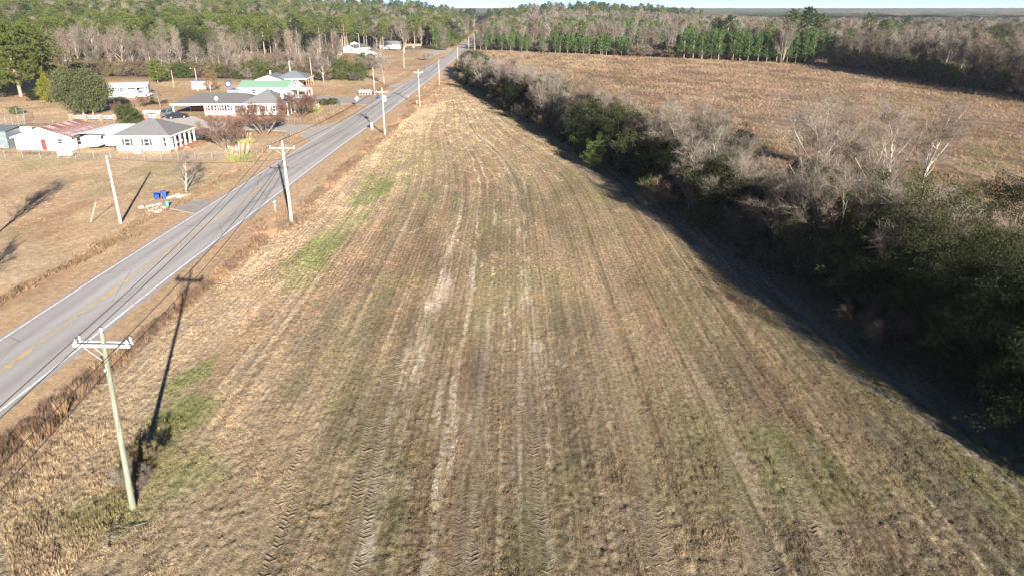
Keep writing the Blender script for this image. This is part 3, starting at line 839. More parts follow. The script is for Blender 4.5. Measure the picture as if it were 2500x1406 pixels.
plant('fine1', *G(2130, 640), 9.6, 'evergreen_tree', 'dark evergreen below the pale-twigged bare trees', 'tree')
plant('fine1', *G(2260, 700), 10.2, 'evergreen_tree', 'dark evergreen with sunlit olive tips at the frame\'s right', 'tree')
plant('fine0', *G(2450, 640), 10.0, 'evergreen_tree', 'large dark evergreen at the right edge of the picture', 'tree', sx=1.15)
plant('fine0', *G(2330, 830), 9.6, 'evergreen_tree', 'dark shaded evergreen beside the farm track', 'tree', sx=1.1)
plant('fine1', *G(2480, 860), 9.5, 'evergreen_tree', 'dark evergreen beside the track at the lower right', 'tree', sx=1.1)
plant('wide0', *G(2560, 820), 9.5, 'bare_tree', 'bare branching tree leaning in from the right edge', 'tree', sx=1.2)
nb = 0; nE = 0; nS = 0; nK = 0
# filling trees, brush and bushes along the row, counted from the near end
yy = 20.0
while yy < 292:
    w_ = float(hedge_w(yy))
    f = HR.uniform(.12, .95) if HR.random() < .6 else HR.uniform(.1, .4)
    near = yy < 57
    r = HR.random()
    x = at_hedge(yy, f)
    if r < (.66 if near else .44):
        plant(HR.choice(['fine0', 'fine1', 'fine0'] if yy < 52 else ['round0', 'mixed0', 'round2', 'mixed1', 'cedar0', 'mixed0']), x, yy, HR.uniform(8.0, 11.5) * (1.15 - .4 * f) if near else HR.uniform(6.5, 10.0), 'evergreen_tree', '%s dark evergreen filling the hedgerow, counted from the near end' % ordn(nE) if nE < 98 else 'dark evergreen filling the hedgerow near the road', 'tree', 'evergreens of the hedgerow', sx=HR.uniform(.9, 1.25)); nE += 1
    else:
        plant(HR.choice(['wide0', 'wide1', 'wide2', 'stems0', 'talldark0', 'talldark0']), x, yy, HR.choice([HR.uniform(6, 9), HR.uniform(9, 13)]) * (1 - .2 * (yy > 200)), 'bare_tree', '%s smaller bare tree filling the hedgerow, counted from the near end' % ordn(nb) if nb < 98 else 'smaller bare tree filling the hedgerow near the road', 'tree', 'bare trees of the hedgerow', sx=HR.uniform(.95, 1.3)); nb += 1
    yy += HR.uniform(1.15, 1.9) * (1 if yy < 62 else (.80 if yy < 135 else 1.15))
yy = 24.0
while yy < 300:
    x = at_hedge(yy, HR.choice([HR.uniform(.0, .3), HR.uniform(.2, 1.0)]))
    plant(HR.choice(['brush0', 'brush1', 'brush2', 'brush0']), x, yy, HR.uniform(2.6, 5.0), 'brushwood_shrub', '%s leafless shrub under the hedgerow trees, counted from the near end' % ordn(nS) if nS < 98 else 'leafless shrub under the hedgerow trees towards the road', 'shrub', 'leafless shrubs of the hedgerow', sx=HR.uniform(1.0, 1.5)); nS += 1
    if HR.random() < .8:
        x = at_hedge(yy, HR.uniform(.02, .9) if HR.random() < .5 else HR.uniform(.0, .25))
        plant(HR.choice(['bush0', 'bush1', 'bush0']), x, yy, HR.uniform(1.8, 4.2), 'evergreen_shrub', '%s leafy green shrub in the hedgerow understorey, from the near end' % ordn(nK) if nK < 98 else 'leafy green shrub in the hedgerow understorey', 'shrub', 'leafy shrubs of the hedgerow', sx=HR.uniform(1.0, 1.6)); nK += 1
    yy += HR.uniform(1.8, 3.0)
for k in range(24):
    yv = 40 + k * 3.2 + HR.uniform(-.8, .8); hh = HR.uniform(8.2, 10.2) if yv < 62 else HR.uniform(5.0, 7.5)
    plant(HR.choice(['fine0', 'fine1', 'fine0', 'fine1'] if yv < 62 else ['round0', 'mixed1', 'mixed0', 'holly1']), float(hedge_x(yv)) + HR.uniform(2.6, 5.0), yv, hh, 'evergreen_tree', '%s dark evergreen on the field-side edge of the hedgerow, from the near end' % ordn(k), 'tree', 'field-side evergreens of the hedgerow', sx=HR.uniform(1.0, 1.25))
# the row goes on behind the viewer's right shoulder and shades the track
for k, (x, y, h) in enumerate([(40, 22, 9.5), (43, 10, 10), (45, 28, 10), (37, 20, 8)]):
    plant('round%d' % (k % 3), x, y, h, 'evergreen_tree', '%s dark evergreen past the lower right corner' % ordn(k), 'tree', 'evergreens past the lower right corner', sx=1.2)

# ------------------------------------------------------------------ woods around
FR = random.Random(21)
def in_view(x, y, pad=40):
    return abs(x) < y * .745 + pad
# row of young pines on the far edge of the fallow field
far_edge = lambda x: float(np.interp(x, [-20, -9, 12, 90, 138, 150], [452, 444, 424, 362, 328, 318]))
k = 0; kf = 0
for row in range(4):
    x = -16.0
    while x < 150:
        gap = (62 < x < 84)
        if not gap and FR.random() < (.9 if x > 20 else .45):
            plant('young%d' % (k % 2), x, far_edge(x) + 3 + row * 5.5 + FR.uniform(-1.5, 1.5), FR.uniform(9.0, 13.0) * (1.2 if x > 84 else .92), 'young_pine_tree', ('%s young pine from the left, front row behind the fallow field' % ordn(kf) if row == 0 else 'young green pine behind the front row at the fallow field'), 'tree', 'young pines behind the fallow field', sx=FR.uniform(.95, 1.3)); k += 1; kf += (row == 0)
        x += FR.uniform(2.4, 4.2)
plant('cedar0', *G(1352, 128), 6.0, 'evergreen_tree', 'olive conical cedar among the young pines by the fallow field', 'tree', sx=1.0)
plant('stems1', 124, 336, 20, 'bare_tree', 'tall white-limbed bare tree above the young pines', 'tree', sx=.7)
plant('tall0', *G(1640, 130), 21, 'bare_tree', 'tall bare tree with pale forked trunk at the pine row gap', 'tree')
plant('wide0', *G(1330, 118), 17, 'bare_tree', 'bare tree standing just behind the young pines', 'tree')
for k, (px, py, h, kk) in enumerate([(1745, 138, 20, 'pinedark0'), (1770, 140, 21, 'pinedark0'), (1925, 150, 24, 'pinedark0'), (1955, 150, 25, 'pinedark0'), (1985, 148, 22, 'pinedark0'), (2110, 130, 22, 'pinedark0'), (2205, 110, 20, 'pinedark0'), (2145, 145, 19, 'pinedark0')]):
    x, y = G(px, py)
    plant(kk, x, y, h, 'pine_tree', '%s dark pine crown above the right-hand woods, from the left' % ordn(k), 'tree', 'dark pines above the right woods', sx=1.25)
# wood along the right side of the fallow field
k = 0; kr = [0, 0]; ks = 0
yv = 172.0
while yv < 335:
    for row in range(2):
        x = 147 + row * 6 + FR.uniform(-3, 3) - .02 * (yv - 200)
        if x < yv * .75 + 12:
            plant(FR.choice(['woodtree0', 'woodtree1', 'tall2', 'talldark0', 'woodtree0', 'wide1']), x, yv + FR.uniform(-1.5, 1.5), FR.uniform(13, 19), 'bare_tree', '%s bare tree of the right-hand wood\'s %s row, from the near end' % (ordn(kr[row]), ('front', 'second')[row]), 'tree', 'bare trees right of the fallow field', sx=FR.uniform(.9, 1.2)); k += 1; kr[row] += 1
    yv += FR.uniform(4.0, 5.5)
yv = 168.0
while yv < 330:
    x = 144.5 + FR.uniform(-2, 7) - .02 * (yv - 200)
    plant(FR.choice(['round0', 'round1', 'round2', 'holly0', 'brush0', 'bush0']), x, yv, FR.uniform(4, 9), 'evergreen_shrub', '%s dark shrub at the foot of the right-hand wood, from the near end' % ordn(ks), 'shrub', 'dark shrubs along the right wood', sx=FR.uniform(1.0, 1.4)); ks += 1
    yv += FR.uniform(3.0, 5.0)
# tall bare trees behind the houses on the left
k = 0; kf = 0
for row in range(2):
    x = -232.0
    while x < -62:
        y = 268 - .19 * (x + 106) + row * 8 + FR.uniform(-3, 3)
        if in_view(x, y, 10):
            plant(FR.choice(['tall0', 'tall1', 'tall2', 'tallred0', 'tallred1', 'wide1', 'woodtree1', 'wide2', 'woodtree0']), x, y, FR.uniform(11.0, 21.0) - (2.5 if x > -115 else 0), 'bare_tree', '%s slender bare tree from the left, front of the wood behind the houses' % ordn(kf) if row == 0 else 'slender bare tree deeper in the wood behind the houses', 'tree', 'bare trees behind the houses', sx=FR.uniform(.8, 1.1)); k += 1; kf += (row == 0)
        x += FR.uniform(2.2, 6.8)
plant('wide1', *G(592, 178), 17, 'bare_tree', 'pale forked bare tree on the lawn edge behind the sheds', 'tree')
plant('stems0', *G(556, 187), 12, 'bare_tree', 'leaning white-trunked bare tree at the wood\'s edge', 'tree', sx=.9)
plant('wide2', *G(682, 190), 12, 'bare_tree', 'bare tree behind the grey-roofed house', 'tree')
plant('wide2', *G(790, 202), 10.5, 'bare_tree', 'pale bare tree with upswept limbs beside the utility pole', 'tree')
plant('wide0', *G(938, 206), 14.0, 'bare_tree', 'twiggy bare tree beside the turn-in by the road', 'tree', sx=.85)
plant('wide1', *G(988, 130), 24.0, 'bare_tree', 'tall bare tree with spreading crown by the distant houses', 'tree', sx=.75)
plant('brush2', *G(1040, 148), 5, 'bare_tree', 'small bare sapling on the far pale lawn', 'tree')
plant('holly0', *G(838, 197), 8.5, 'evergreen_tree', 'taller of two joined green evergreens by the lawn', 'tree', sx=1.05)
plant('holly1', *G(878, 198), 7.5, 'evergreen_tree', 'lower right one of two joined green evergreens', 'tree', sx=1.0)
plant('dense0', *G(1067, 122), 13.5, 'evergreen_tree', 'bright green conical evergreen beside the far road', 'tree', sx=1.1)
plant('round0', *G(405, 168), 9.5, 'evergreen_tree', 'dark domed evergreen at the wood\'s edge behind the yard pine', 'tree', sx=1.85)
plant('round2', *G(760, 130), 12, 'evergreen_tree', 'dark evergreen in the wood above the distant houses', 'tree')
plant('holly0', *G(850, 110), 13, 'evergreen_tree', 'green evergreen just behind the white gabled house', 'tree', sx=.8)
plant('yardpine0', *G(386, 203), 7.8, 'pine_tree', 'round bright green pine on the back lawn', 'tree', sx=1.45)
plant('bigpine0', *G(52, 236), 21, 'pine_tree', 'huge spreading yellow-green pine at the left edge', 'tree', sx=1.3)
plant('bigpine0', *G(95, 222), 20, 'pine_tree', 'huge yellow-green pine right of the first one', 'tree', sx=1.3)
plant('bigpine0', *G(-35, 240), 20, 'pine_tree', 'yellow-green pine cut off by the left edge', 'tree', sx=1.0)
plant('oak0', *G(205, 283), 11.5, 'evergreen_tree', 'big rounded olive-green tree beside the brick pillars', 'tree', sx=1.0)
plant('oak0', *G(228, 280), 10.0, 'evergreen_tree', 'second olive-green tree merged with the big rounded one', 'tree', sx=.9)
plant('lime0', *G(122, 252), 8.2, 'evergreen_tree', 'narrow yellow-green conifer left of the big olive tree', 'tree', sx=1.1)
plant('bush0', *G(92, 246), 4.2, 'evergreen_shrub', 'dark green bush at the foot of the yellow-green conifer', 'shrub')
plant('round1', *G(8, 238), 8.0, 'evergreen_tree', 'dark evergreen under the huge pines at the left edge', 'tree')
plant('bush1', *G(315, 304), 4.6, 'evergreen_shrub', 'rounded green bush beside the white carport roof', 'shrub', sx=.9)
plant('rusty0', *G(515, 224), 5.5, 'bare_tree', 'russet-twigged small tree beside the white shed', 'tree')
plant('rusty0', *G(478, 180), 6.5, 'bare_tree', 'russet-leaved tree at the edge of the back wood', 'tree')
plant('crape0', *G(556, 366), 7.4, 'bare_tree', 'multi-stemmed crape myrtle nearest the front fence', 'tree', sx=1.15)
plant('crape1', *G(645, 330), 7.2, 'bare_tree', 'broad reddish crape myrtle before the ranch house', 'tree', sx=1.35)
plant('crape0', *G(735, 288), 6.8, 'bare_tree', 'grey-brown crape myrtle by the ranch house gate', 'tree', sx=1.3)
plant('crape1', *G(300, 292), 4.2, 'bare_tree', 'small grey bare tree beside the olive-green trees', 'tree')
plant('wide0', *G(392, 262), 5.5, 'bare_tree', 'small crooked bare tree behind the parked cars', 'tree')
plant('crape1', *G(352, 262), 3.6, 'bare_tree', 'spindly bare sapling near the white boat', 'tree')
plant('wide0', *G(455, 471), 6.2, 'bare_tree', 'fan-shaped small bare tree beside the tipped blue bin', 'tree', sx=1.25)
plant('wide1', *G(-28, 588), 9.5, 'bare_tree', 'bare tree at the left edge throwing a long shadow', 'tree', sx=1.0)
plant('wide2', *G(-120, 760), 6.5, 'bare_tree', 'bare tree just outside the lower left lawn', 'tree', sx=.9)
plant('bush0', *G(378, 256), 2.2, 'evergreen_shrub', 'dark low bush behind the parked cars', 'shrub')
plant('bush1', *G(812, 256), 1.8, 'evergreen_shrub', 'clipped green hedge bush at the fence corner', 'shrub', sx=1.5)
plant('bush1', *G(790, 258), 1.8, 'evergreen_shrub', 'clipped green hedge bush next to the corner one', 'shrub', sx=1.5)
plant('bush1', *G(38, 280), 2.0, 'evergreen_shrub', 'scruffy olive bush beside the dog kennel', 'shrub', sx=1.2)
plant('brush2', *G(345, 1195), 1.7, 'brushwood_shrub', 'dry twiggy bush at the foot of the nearest utility pole', 'shrub', sx=1.0)
plant('brush1', *G(362, 1150), 1.8, 'brushwood_shrub', 'low twiggy weed clump behind the nearest pole', 'shrub')
plant('brush2', *G(312, 1180), 1.5, 'brushwood_shrub', 'low grey twiggy clump left of the nearest pole', 'shrub')
# scrub along the lawn edge behind the houses
x = -215.0; k = 0
while x < -52:
    y = 262 - .19 * (x + 106) + FR.uniform(-2, 3)
    plant(FR.choice(['brush0', 'brush1', 'brush1', 'bush1', 'brush2']), x, y, FR.uniform(2.5, 5.5), 'brushwood_shrub', '%s olive-brown scrub bush lining the back lawn, from the left' % ordn(k), 'shrub', 'scrub behind the houses', sx=FR.uniform(1.1, 1.6)); k += 1
    x += FR.uniform(2.2, 3.8)
# trees lining the far road, both sides
yv = 448.0; kq = {}
while yv < 760:
    for sd in (-1, 1):
        kk = FR.choice(['wide0', 'talldark0', 'tall1', 'young0', 'holly1', 'wide2', 'brush1', 'brush1'])
        nm = {'young0': 'young_pine_tree', 'holly1': 'evergreen_tree', 'brush1': 'brushwood_shrub'}.get(kk, 'bare_tree')
        kq[(nm, sd)] = kq.get((nm, sd), -1) + 1; pre = '%s %%s on the %s of the far road, counted from the near end' % (ordn(kq[(nm, sd)]), 'left' if sd < 0 else 'right')
        plant(kk, float(road_x(yv)) + sd * FR.uniform(8.5, 13), yv + FR.uniform(-3, 3), FR.uniform(7, 12) if kk != 'brush1' else FR.uniform(4, 6), nm,
              pre % {'young_pine_tree': 'young pine', 'evergreen_tree': 'leafy evergreen', 'brushwood_shrub': 'tall brush clump'}.get(nm, 'bare tree'),
              'shrub' if nm == 'brushwood_shrub' else 'tree', {'young_pine_tree': 'pines along the far road', 'evergreen_tree': 'evergreens along the far road', 'brushwood_shrub': 'brush along the far road'}.get(nm, 'bare trees along the far road'))
    yv += FR.uniform(6, 9)
# yellow-green pines rising behind the bare wood on the left
k = 0
while k < 130:
    x = FR.uniform(-420, -60); y = FR.uniform(312, 470)
    if not in_view(x, y, 6) or y < 312 - .19 * (x + 106): continue
    if -118 < x < -40 and y < 462: continue
    plant(FR.choice(['pine0', 'pine1', 'pine0', 'pinedark0']), x, y, FR.uniform(15, 21), 'pine_tree', 'yellow-green pine rising behind the bare wood on the left', 'tree', 'pines behind the left wood', sx=FR.uniform(1.2, 1.7)); k += 1

# the woods beyond, too many to count
def wood(name, n, region, kinds, wts, hr, label, sxr=(.95, 1.3), seed=1):
    rng = np.random.default_rng(seed)
    P = []
    while len(P) < n:
        q = region(rng, n * 2); P.extend(q.tolist())
    P = np.array(P[:n]); ix = rng.choice(len(kinds), n, p=np.array(wts) / np.sum(wts))
    h = rng.uniform(*hr, n); ph = np.array([PROTO[k][3] for k in kinds])[ix]
    s = h / ph; sx = s * rng.uniform(*sxr, n)
    pts = np.column_stack([P[:, 0], P[:, 1], terrain(P[:, 0], P[:, 1])])
    return scatter(name, pts, np.column_stack([sx, sx, s]), rng.uniform(0, 6.28, n), ix, [PROTO[k][2] for k in kinds], label, 'woods')
def vis(x, y, pad=30): return np.abs(x) < y * .75 + pad
def reg_left(rng, n):
    x = rng.uniform(-900, -45, n); y = 284 + 716 * rng.uniform(0, 1, n) ** 1.1
    ok = vis(x, y) & (y > 284 - .19 * (x + 106)) & ~((x > -122) & (y < 462)) & (np.abs(x - road_x(y)) > 12)
    return np.column_stack([x, y])[ok]
wood('left_wood', 3000, reg_left, ['tall0', 'tallred0', 'tall2', 'pine0', 'pine1', 'pinedark0', 'round0'], [2.6, 2.0, 2.2, 4.2, 4.2, .8, .7], (14, 20), 'mixed pine and bare hardwood forest rising behind the houses', (1.05, 1.6), seed=3)
def reg_mid(rng, n):
    x = rng.uniform(-60, 330, n); y = rng.uniform(380, 1250, n)
    ok = (y > np.interp(x, [-60, -20, -9, 12, 90, 138, 330], [470, 470, 462, 442, 380, 346, 340])) & (np.abs(x - road_x(y)) > 11) & (x < 80 + .35 * y)
    return np.column_stack([x, y])[ok]
wood('middle_wood', 2600, reg_mid, ['tall0', 'woodtree1', 'tallred1', 'talldark0', 'tall2', 'woodtree0', 'pine1', 'young0'], [3, 3, 1.5, 2, 3, 2, .6, .9], (12.5, 18.5), 'grey bare forest beyond the fallow field', seed=4)
def reg_plant(rng, n):
    x = rng.uniform(-150, 110, n); y = rng.uniform(520, 690, n)
    ok = (np.abs(x - road_x(y)) > 13)
    return np.column_stack([x, y])[ok]
wood('pine_plantation', 700, reg_plant, ['young0', 'young1'], [1, 1], (12, 16), 'bright green pine plantation either side of the far road', (1.2, 1.6), seed=5)
def reg_sky(rng, n):
    x = rng.uniform(-420, 240, n); y = rng.uniform(880, 1150, n)
    return np.column_stack([x, y])[(np.abs(x - road_x(y)) > 8)]
wood('skyline_pines', 420, reg_sky, ['pinedark0', 'pine0', 'pinedark0', 'tall0'], [2, 1.5, 2, 1], (19, 27), 'tall pines standing along the skyline', seed=6)
def reg_right(rng, n):
    x = rng.uniform(130, 1250, n); y = 150 + 1500 * rng.uniform(0, 1, n) ** 1.25
    ok = vis(x, y, 25) & (x > np.interp(y, [150, 330, 340, 2000], [166, 160, 138, 200])) & (x > -100 + .25 * y)
    return np.column_stack([x, y])[ok]
wood('right_wood', 5200, reg_right, ['tall0', 'woodtree0', 'tallred1', 'talldark0', 'woodtree1', 'wide1', 'round0', 'pinedark0', 'mixed0'], [1.5, 4, 1, 3, 4, 1.2, 1.6, .5, 1.6], (11, 17), 'deep grey bare forest on the right with scattered evergreens', seed=7)
def reg_under(rng, n):
    x = rng.uniform(-330, 40, n); d = rng.uniform(0, 1, n) ** 1.6 * 70
    y = np.where(x < -60, 266 - .19 * (x + 106) + d, 0)
    return np.column_stack([x, y])[(x < -60) & vis(x, y)]
wood('left_undergrowth', 900, reg_under, ['brush0', 'brush1', 'brush2', 'bush1', 'rusty0'], [3, 3, 3, .8, .5], (3, 7), 'tangled undergrowth below the bare wood on the left', (1.2, 1.9), seed=8)
def reg_under2(rng, n):
    x = rng.uniform(-20, 300, n); y = np.interp(x, [-20, -9, 12, 90, 138, 146], [455, 448, 428, 366, 332, 318]) + rng.uniform(2, 60, n)
    y2 = rng.uniform(160, 330, n); y = np.where(x > 140, y2, y); x = np.where(x > 140, 148 + rng.uniform(0, 45, n), x)
    return np.column_stack([x, y])[vis(x, y)]
wood('right_undergrowth', 900, reg_under2, ['brush0', 'brush1', 'brush2', 'bush0', 'round0'], [3, 2, 3, 1, .6], (3, 7), 'tangled undergrowth below the woods past the fallow field', (1.2, 1.8), seed=9)
# ------------------------------------------------------------------ buildings
white_siding = mat('white painted siding', (.78, .77, .74), .6, .04, 1.2, .08, 3, stretch=(.4, .4, 9), dirt=(.58, .53, .46), dirt_amt=.35, dirt_scale=.8)
white_trim = mat('white trim', (.80, .80, .79), .5, .03)
white_metal = mat('white enamelled metal', (.80, .81, .82), .35, .03, 2)
shingle_grey = mat('grey asphalt shingles', (.165, .162, .165), .9, .22, 5, .5, 9, stretch=(1, 1, 3))
shingle_dark = mat('dark grey shingles', (.118, .112, .115), .9, .22, 5, .5, 9, stretch=(1, 1, 3))
shingle_blue = mat('blue-grey shingles', (.16, .175, .20), .9, .2, 5, .4, 9)
green_metal = mat('green metal roofing', (.20, .33, .235), .45, .08, 2)
rust_metal = mat('rusted metal roofing', (.165, .068, .052), .7, .25, 2.2, .1, 8, stretch=(1, 1, 1), dirt=(.30, .24, .24), dirt_amt=.6, dirt_scale=.45)
tan_metal = mat('weathered tan roofing', (.34, .24, .17), .8, .2, 2, dirt=(.22, .10, .07), dirt_amt=.6, dirt_scale=.6)
zinc = mat('blue-grey corrugated steel', (.17, .21, .235), .5, .08, 1.5, metal=.2, dirt=(.30, .27, .25), dirt_amt=.4)
brick = mat('red brick', (.33, .165, .105), .9, .3, 9, .3, 20)
glass = mat('dark window glass', (.03, .035, .045), .12, .2, 2, spec=.6)
shutter_m = mat('charcoal shutters', (.055, .06, .065), .6, .15, 4)
shutter_r = mat('maroon shutters', (.115, .045, .04), .6, .15, 4)
maroon = mat('maroon door paint', (.17, .045, .045), .5, .1, 3)
pale_board = mat('pale board', (.60, .66, .66), .6, .06, 3)
black_rub = mat('black rubber', (.02, .02, .02), .85, .2, 6)
chrome = mat('bright metal', (.6, .6, .6), .3, .05, 4, metal=.9)
dark_void = mat('dark painted boards', (.05, .042, .038), .9, .2, 3)
soffit = mat('grey soffit', (.45, .45, .45), .7, .05)
galv = mat('galvanised steel', (.24, .245, .25), .45, .08, 5, metal=.5)

WIN = {}
def window(parent, x, y, z, rz, w, h, shut=None, pane_m=None, name='window'):
    key = (round(w, 2), round(h, 2))
    if key not in WIN:
        f = MB(); t = .08
        f.box(-w / 2 - t, w / 2 + t, -.05, .02, h, h + t).box(-w / 2 - t, w / 2 + t, -.07, .02, -t, 0)
        f.box(-w / 2 - t, -w / 2, -.05, .02, 0, h).box(w / 2, w / 2 + t, -.05, .02, 0, h).box(-w / 2, w / 2, -.04, .02, h / 2 - .03, h / 2 + .03)
        p = MB(); p.box(-w / 2, w / 2, -.02, .015, 0, h)
        s = MB(); s.box(-.2, .2, -.045, .012, -.04, h + .06)
        for q in range(5): s.box(-.17, .17, -.062, -.045, .06 + q * h / 5, .02 + (q + .8) * h / 5)
        WIN[key] = (f.mesh('window', white_trim), p.mesh('pane', glass), s)
    f, p, s = WIN[key]
    o = obj(name, f, parent, (x, y, z), rz); obj('pane', p, o)
    if shut is not None:
        ck = key + (shut.name,)
        if ck not in WIN: WIN[ck] = s.mesh('shutter', shut)
        for sd in (-1, 1):
            a = sd * (w / 2 + .08 + .22)
            obj('shutter', WIN[ck], parent, (x + math.cos(rz) * a, y + math.sin(rz) * a, z), rz)
    return o

def door(parent, x, y, z, rz, w, h, m):
    f = MB(); t = .09
    f.box(-w / 2 - t, -w / 2, -.05, .02, 0, h + t).box(w / 2, w / 2 + t, -.05, .02, 0, h + t).box(-w / 2, w / 2, -.05, .02, h, h + t)
    l = MB(); l.box(-w / 2, w / 2, -.03, .015, 0, h)
    for (a, b, c, d) in ((-.38, -.06, .12, .42), (.06, .38, .12, .42), (-.38, -.06, .52, .92), (.06, .38, .52, .92)): l.box(a * w, b * w, -.045, -.03, c * h, d * h)
    o = l.build('door', m, parent, (x, y, z), rz); f.build('door_frame', white_trim, o)
    k = MB(); k.box(w * .38, w * .44, -.09, -.03, h * .45, h * .49); k.build('handle', chrome, o)
    return o

def slab_roof(poly_list, t=.12):
    """roof planes given as 3-D outlines, each thickened downwards"""
    w = MB()
    for P in poly_list:
        n = len(P); w.add([p for p in P] + [(p[0], p[1], p[2] - t) for p in P], [tuple(range(n)), tuple(range(2 * n - 1, n - 1, -1))] + [(i, (i + 1) % n, (i + 1) % n + n, i + n) for i in range(n)])
    return w

def hip_roof(x0, x1, y0, y1, z, rise, inset):
    """long axis in x; inset = run of the hips"""
    ym = (y0 + y1) / 2; a = (x0 + inset, ym, z + rise); b = (x1 - inset, ym, z + rise)
    return slab_roof([[(x0, y0, z), (x1, y0, z), b, a], [(x1, y1, z), (x0, y1, z), a, b], [(x0, y1, z), (x0, y0, z), a], [(x1, y0, z), (x1, y1, z), b]])

def column_posts(parent, pts, z0, z1, r, m, name='column'):
    w = MB(); w.box(-r, r, -r, r, 0, z1 - z0).box(-r * 1.4, r * 1.4, -r * 1.4, r * 1.4, 0, .12).box(-r * 1.4, r * 1.4, -r * 1.4, r * 1.4, z1 - z0 - .12, z1 - z0 - .002)
    me = w.mesh(name, m)
    for x, y in pts: obj(name, me, parent, (x, y, z0))

# -- white house with the grey hip roof, porch towards the road
h = empty('house', (-68.2, 120.6, 0), 0, 'white house with grey hip roof and columned porch facing the road', 'house')
MB().box(.03, 9.07, .03, 9.2, 0, .55).build('foundation', brick, h)
MB().prism([(0, 0), (9.1, 0), (9.1, 1.6), (7.3, 1.6), (7.3, 9.3), (0, 9.3)], 'z', .45, 3.02).build('wall', white_siding, h)
hip_roof(-.55, 9.75, -.6, 9.9, 2.98, 2.3, 4.75).build('roof', shingle_grey, h)
w = MB(); w.box(-.6, 9.8, -.66, -.6, 2.80, 3.0).box(9.75, 9.81, -.6, 9.9, 2.80, 3.0).box(-.61, -.55, -.6, 9.9, 2.8, 3.0); w.build('fascia', white_trim, h)
MB().box(-.5, 9.7, -.55, 9.85, 2.70, 2.78).build('soffit', soffit, h)
MB().box(7.31, 9.6, 1.61, 9.7, .0, .48).build('porch', brick, h)
column_posts(h, [(9.4, 1.9), (9.4, 3.8), (9.4, 5.7), (9.4, 7.6), (9.4, 9.5)], .48, 2.72, .11, white_trim)
window(h, 2.0, 0, 1.25, 0, .85, 1.15, shutter_m); window(h, 5.3, 0, 1.25, 0, .85, 1.15, shutter_m)
window(h, 8.45, 0, 1.1, 0, .45, 1.5)
window(h, 7.3, 3.0, 1.2, PI / 2, .9, 1.2, shutter_m); window(h, 7.3, 7.4, 1.2, PI / 2, .9, 1.2, shutter_m)
door(h, 7.3, 5.3, .48, PI / 2, .95, 2.05, dark_void)
w = MB(); w.box(4.2, 4.7, 5.6, 6.0, 4.85, 5.45); w.build('vent', white_trim, h)
w = MB(); w.box(9.6, 10.6, 4.6, 6.0, 0, .16).box(9.6, 10.2, 4.6, 6.0, .161, .32); w.build('steps', brick, h)
ac = empty('air_conditioner', (*G(338, 374), 0), 0, 'white air-conditioning unit against the hip-roofed house\'s front', 'air conditioner')
MB().box(-.55, .55, -.4, .4, 0, .85).build('cabinet', white_metal, ac)
w = MB(); w.tube([(0, 0, .851), (0, 0, .9)], .33, 14); w.build('fan_grille', galv, ac)
w = MB(); w.box(.62, 1.0, -.3, .3, 0, .8); w.build('condenser', galv, ac)

# -- rusty-roofed white building
b = empty('workshop', (-87.5, 123.4, 0), -.06, 'white gabled workshop with rust-streaked metal roof', 'building')
Wd, Dp, xr_, ze, zr = 10.2, 9.6, 5.2, 2.3, 3.9
w = MB(); w.prism([(0, 0), (Wd, 0), (Wd, ze), (xr_, zr - .1), (0, ze)], 'y', 0, Dp); w.build('wall', white_siding, b)
def roof_panels(parent, xa, za, xb, zb, y0, y1, n, m, name='roof_panel'):
    """ribbed sheets side by side from ridge to eave"""
    L = (y1 - y0) / n; dx, dz = xb - xa, zb - za; ln = math.hypot(dx, dz); nx, nz = -dz / ln, dx / ln
    if nz < 0: nx, nz = -nx, -nz
    w = MB(); T = .035
    def pt(u, y, hgt): return (u * dx + nx * hgt, y, u * dz + nz * hgt)
    prof_ = [(0, .0), (.02, .05), (.10, .05), (.12, 0), (L * .5, 0), (L * .5 + .02, .03), (L * .5 + .08, .03), (L * .5 + .1, 0), (L - .012, 0)]
    k = len(prof_)
    P = [pt(0, a, c) for a, c in prof_] + [pt(1, a, c) for a, c in prof_]
    w.add(P, [(q, q + 1, q + 1 + k, q + k) for q in range(k - 1)])
    me = w.mesh(name, m)
    for q in range(n): obj(name, me, parent, (xa, y0 + q * L, za + .03 * ((q * 7) % 3) / 3))
MB().add([(xr_, -.4, zr), (Wd + .5, -.4, ze - .1), (Wd + .5, Dp + .4, ze - .1), (xr_, Dp + .4, zr)], [(0, 1, 2, 3)]).build('roof_deck', dark_void, b)
rust_a = rust_metal
rust_b = mat('galvanised rust-streaked roofing', (.27, .215, .22), .65, .15, 3, stretch=(1, .6, 1), dirt=(.15, .065, .05), dirt_amt=.9, dirt_scale=.7)
L_ = (Dp + .8) / 14
for q in range(14):
    roof_panels(b, xr_, zr + .05, Wd + .55, ze - .06, -.4 + q * L_, -.4 + (q + 1) * L_, 1, rust_a if q in (0, 1, 4, 5, 7, 10, 12, 13) else rust_b)
roof_panels(b, xr_, zr + .05, -.5, ze - .10, -.4, Dp + .4, 14, tan_metal)
w = MB(); w.bar((-.5, -.42, ze - .14), (xr_, -.42, zr), .06, .2).bar((xr_, -.42, zr), (Wd + .55, -.42, ze - .1), .06, .2); w.build('fascia', white_trim, b)
door(b, 5.2, 0, .05, 0, .95, 1.9, maroon)
window(b, 8.3, 0, 1.15, 0, .9, .85); w = MB(); w.box(-.35, .35, -.45, -.06, 0, .42); w.build('window_cooler', white_metal, b, (8.4, 0, .78))
MB().box(1.6, 2.9, -.035, .01, .35, 1.9).build('boarded_window', pale_board, b)
window(b, Wd, 2.2, .7, PI / 2, .9, 1.2); MB().box(4.9, 5.2, -.06, .01, 3.0, 3.3).build('gable_vent', shutter_m, b)
for q, yy in enumerate((4.8, 7.4)): window(b, Wd, yy, .8, PI / 2, .8, 1.1)

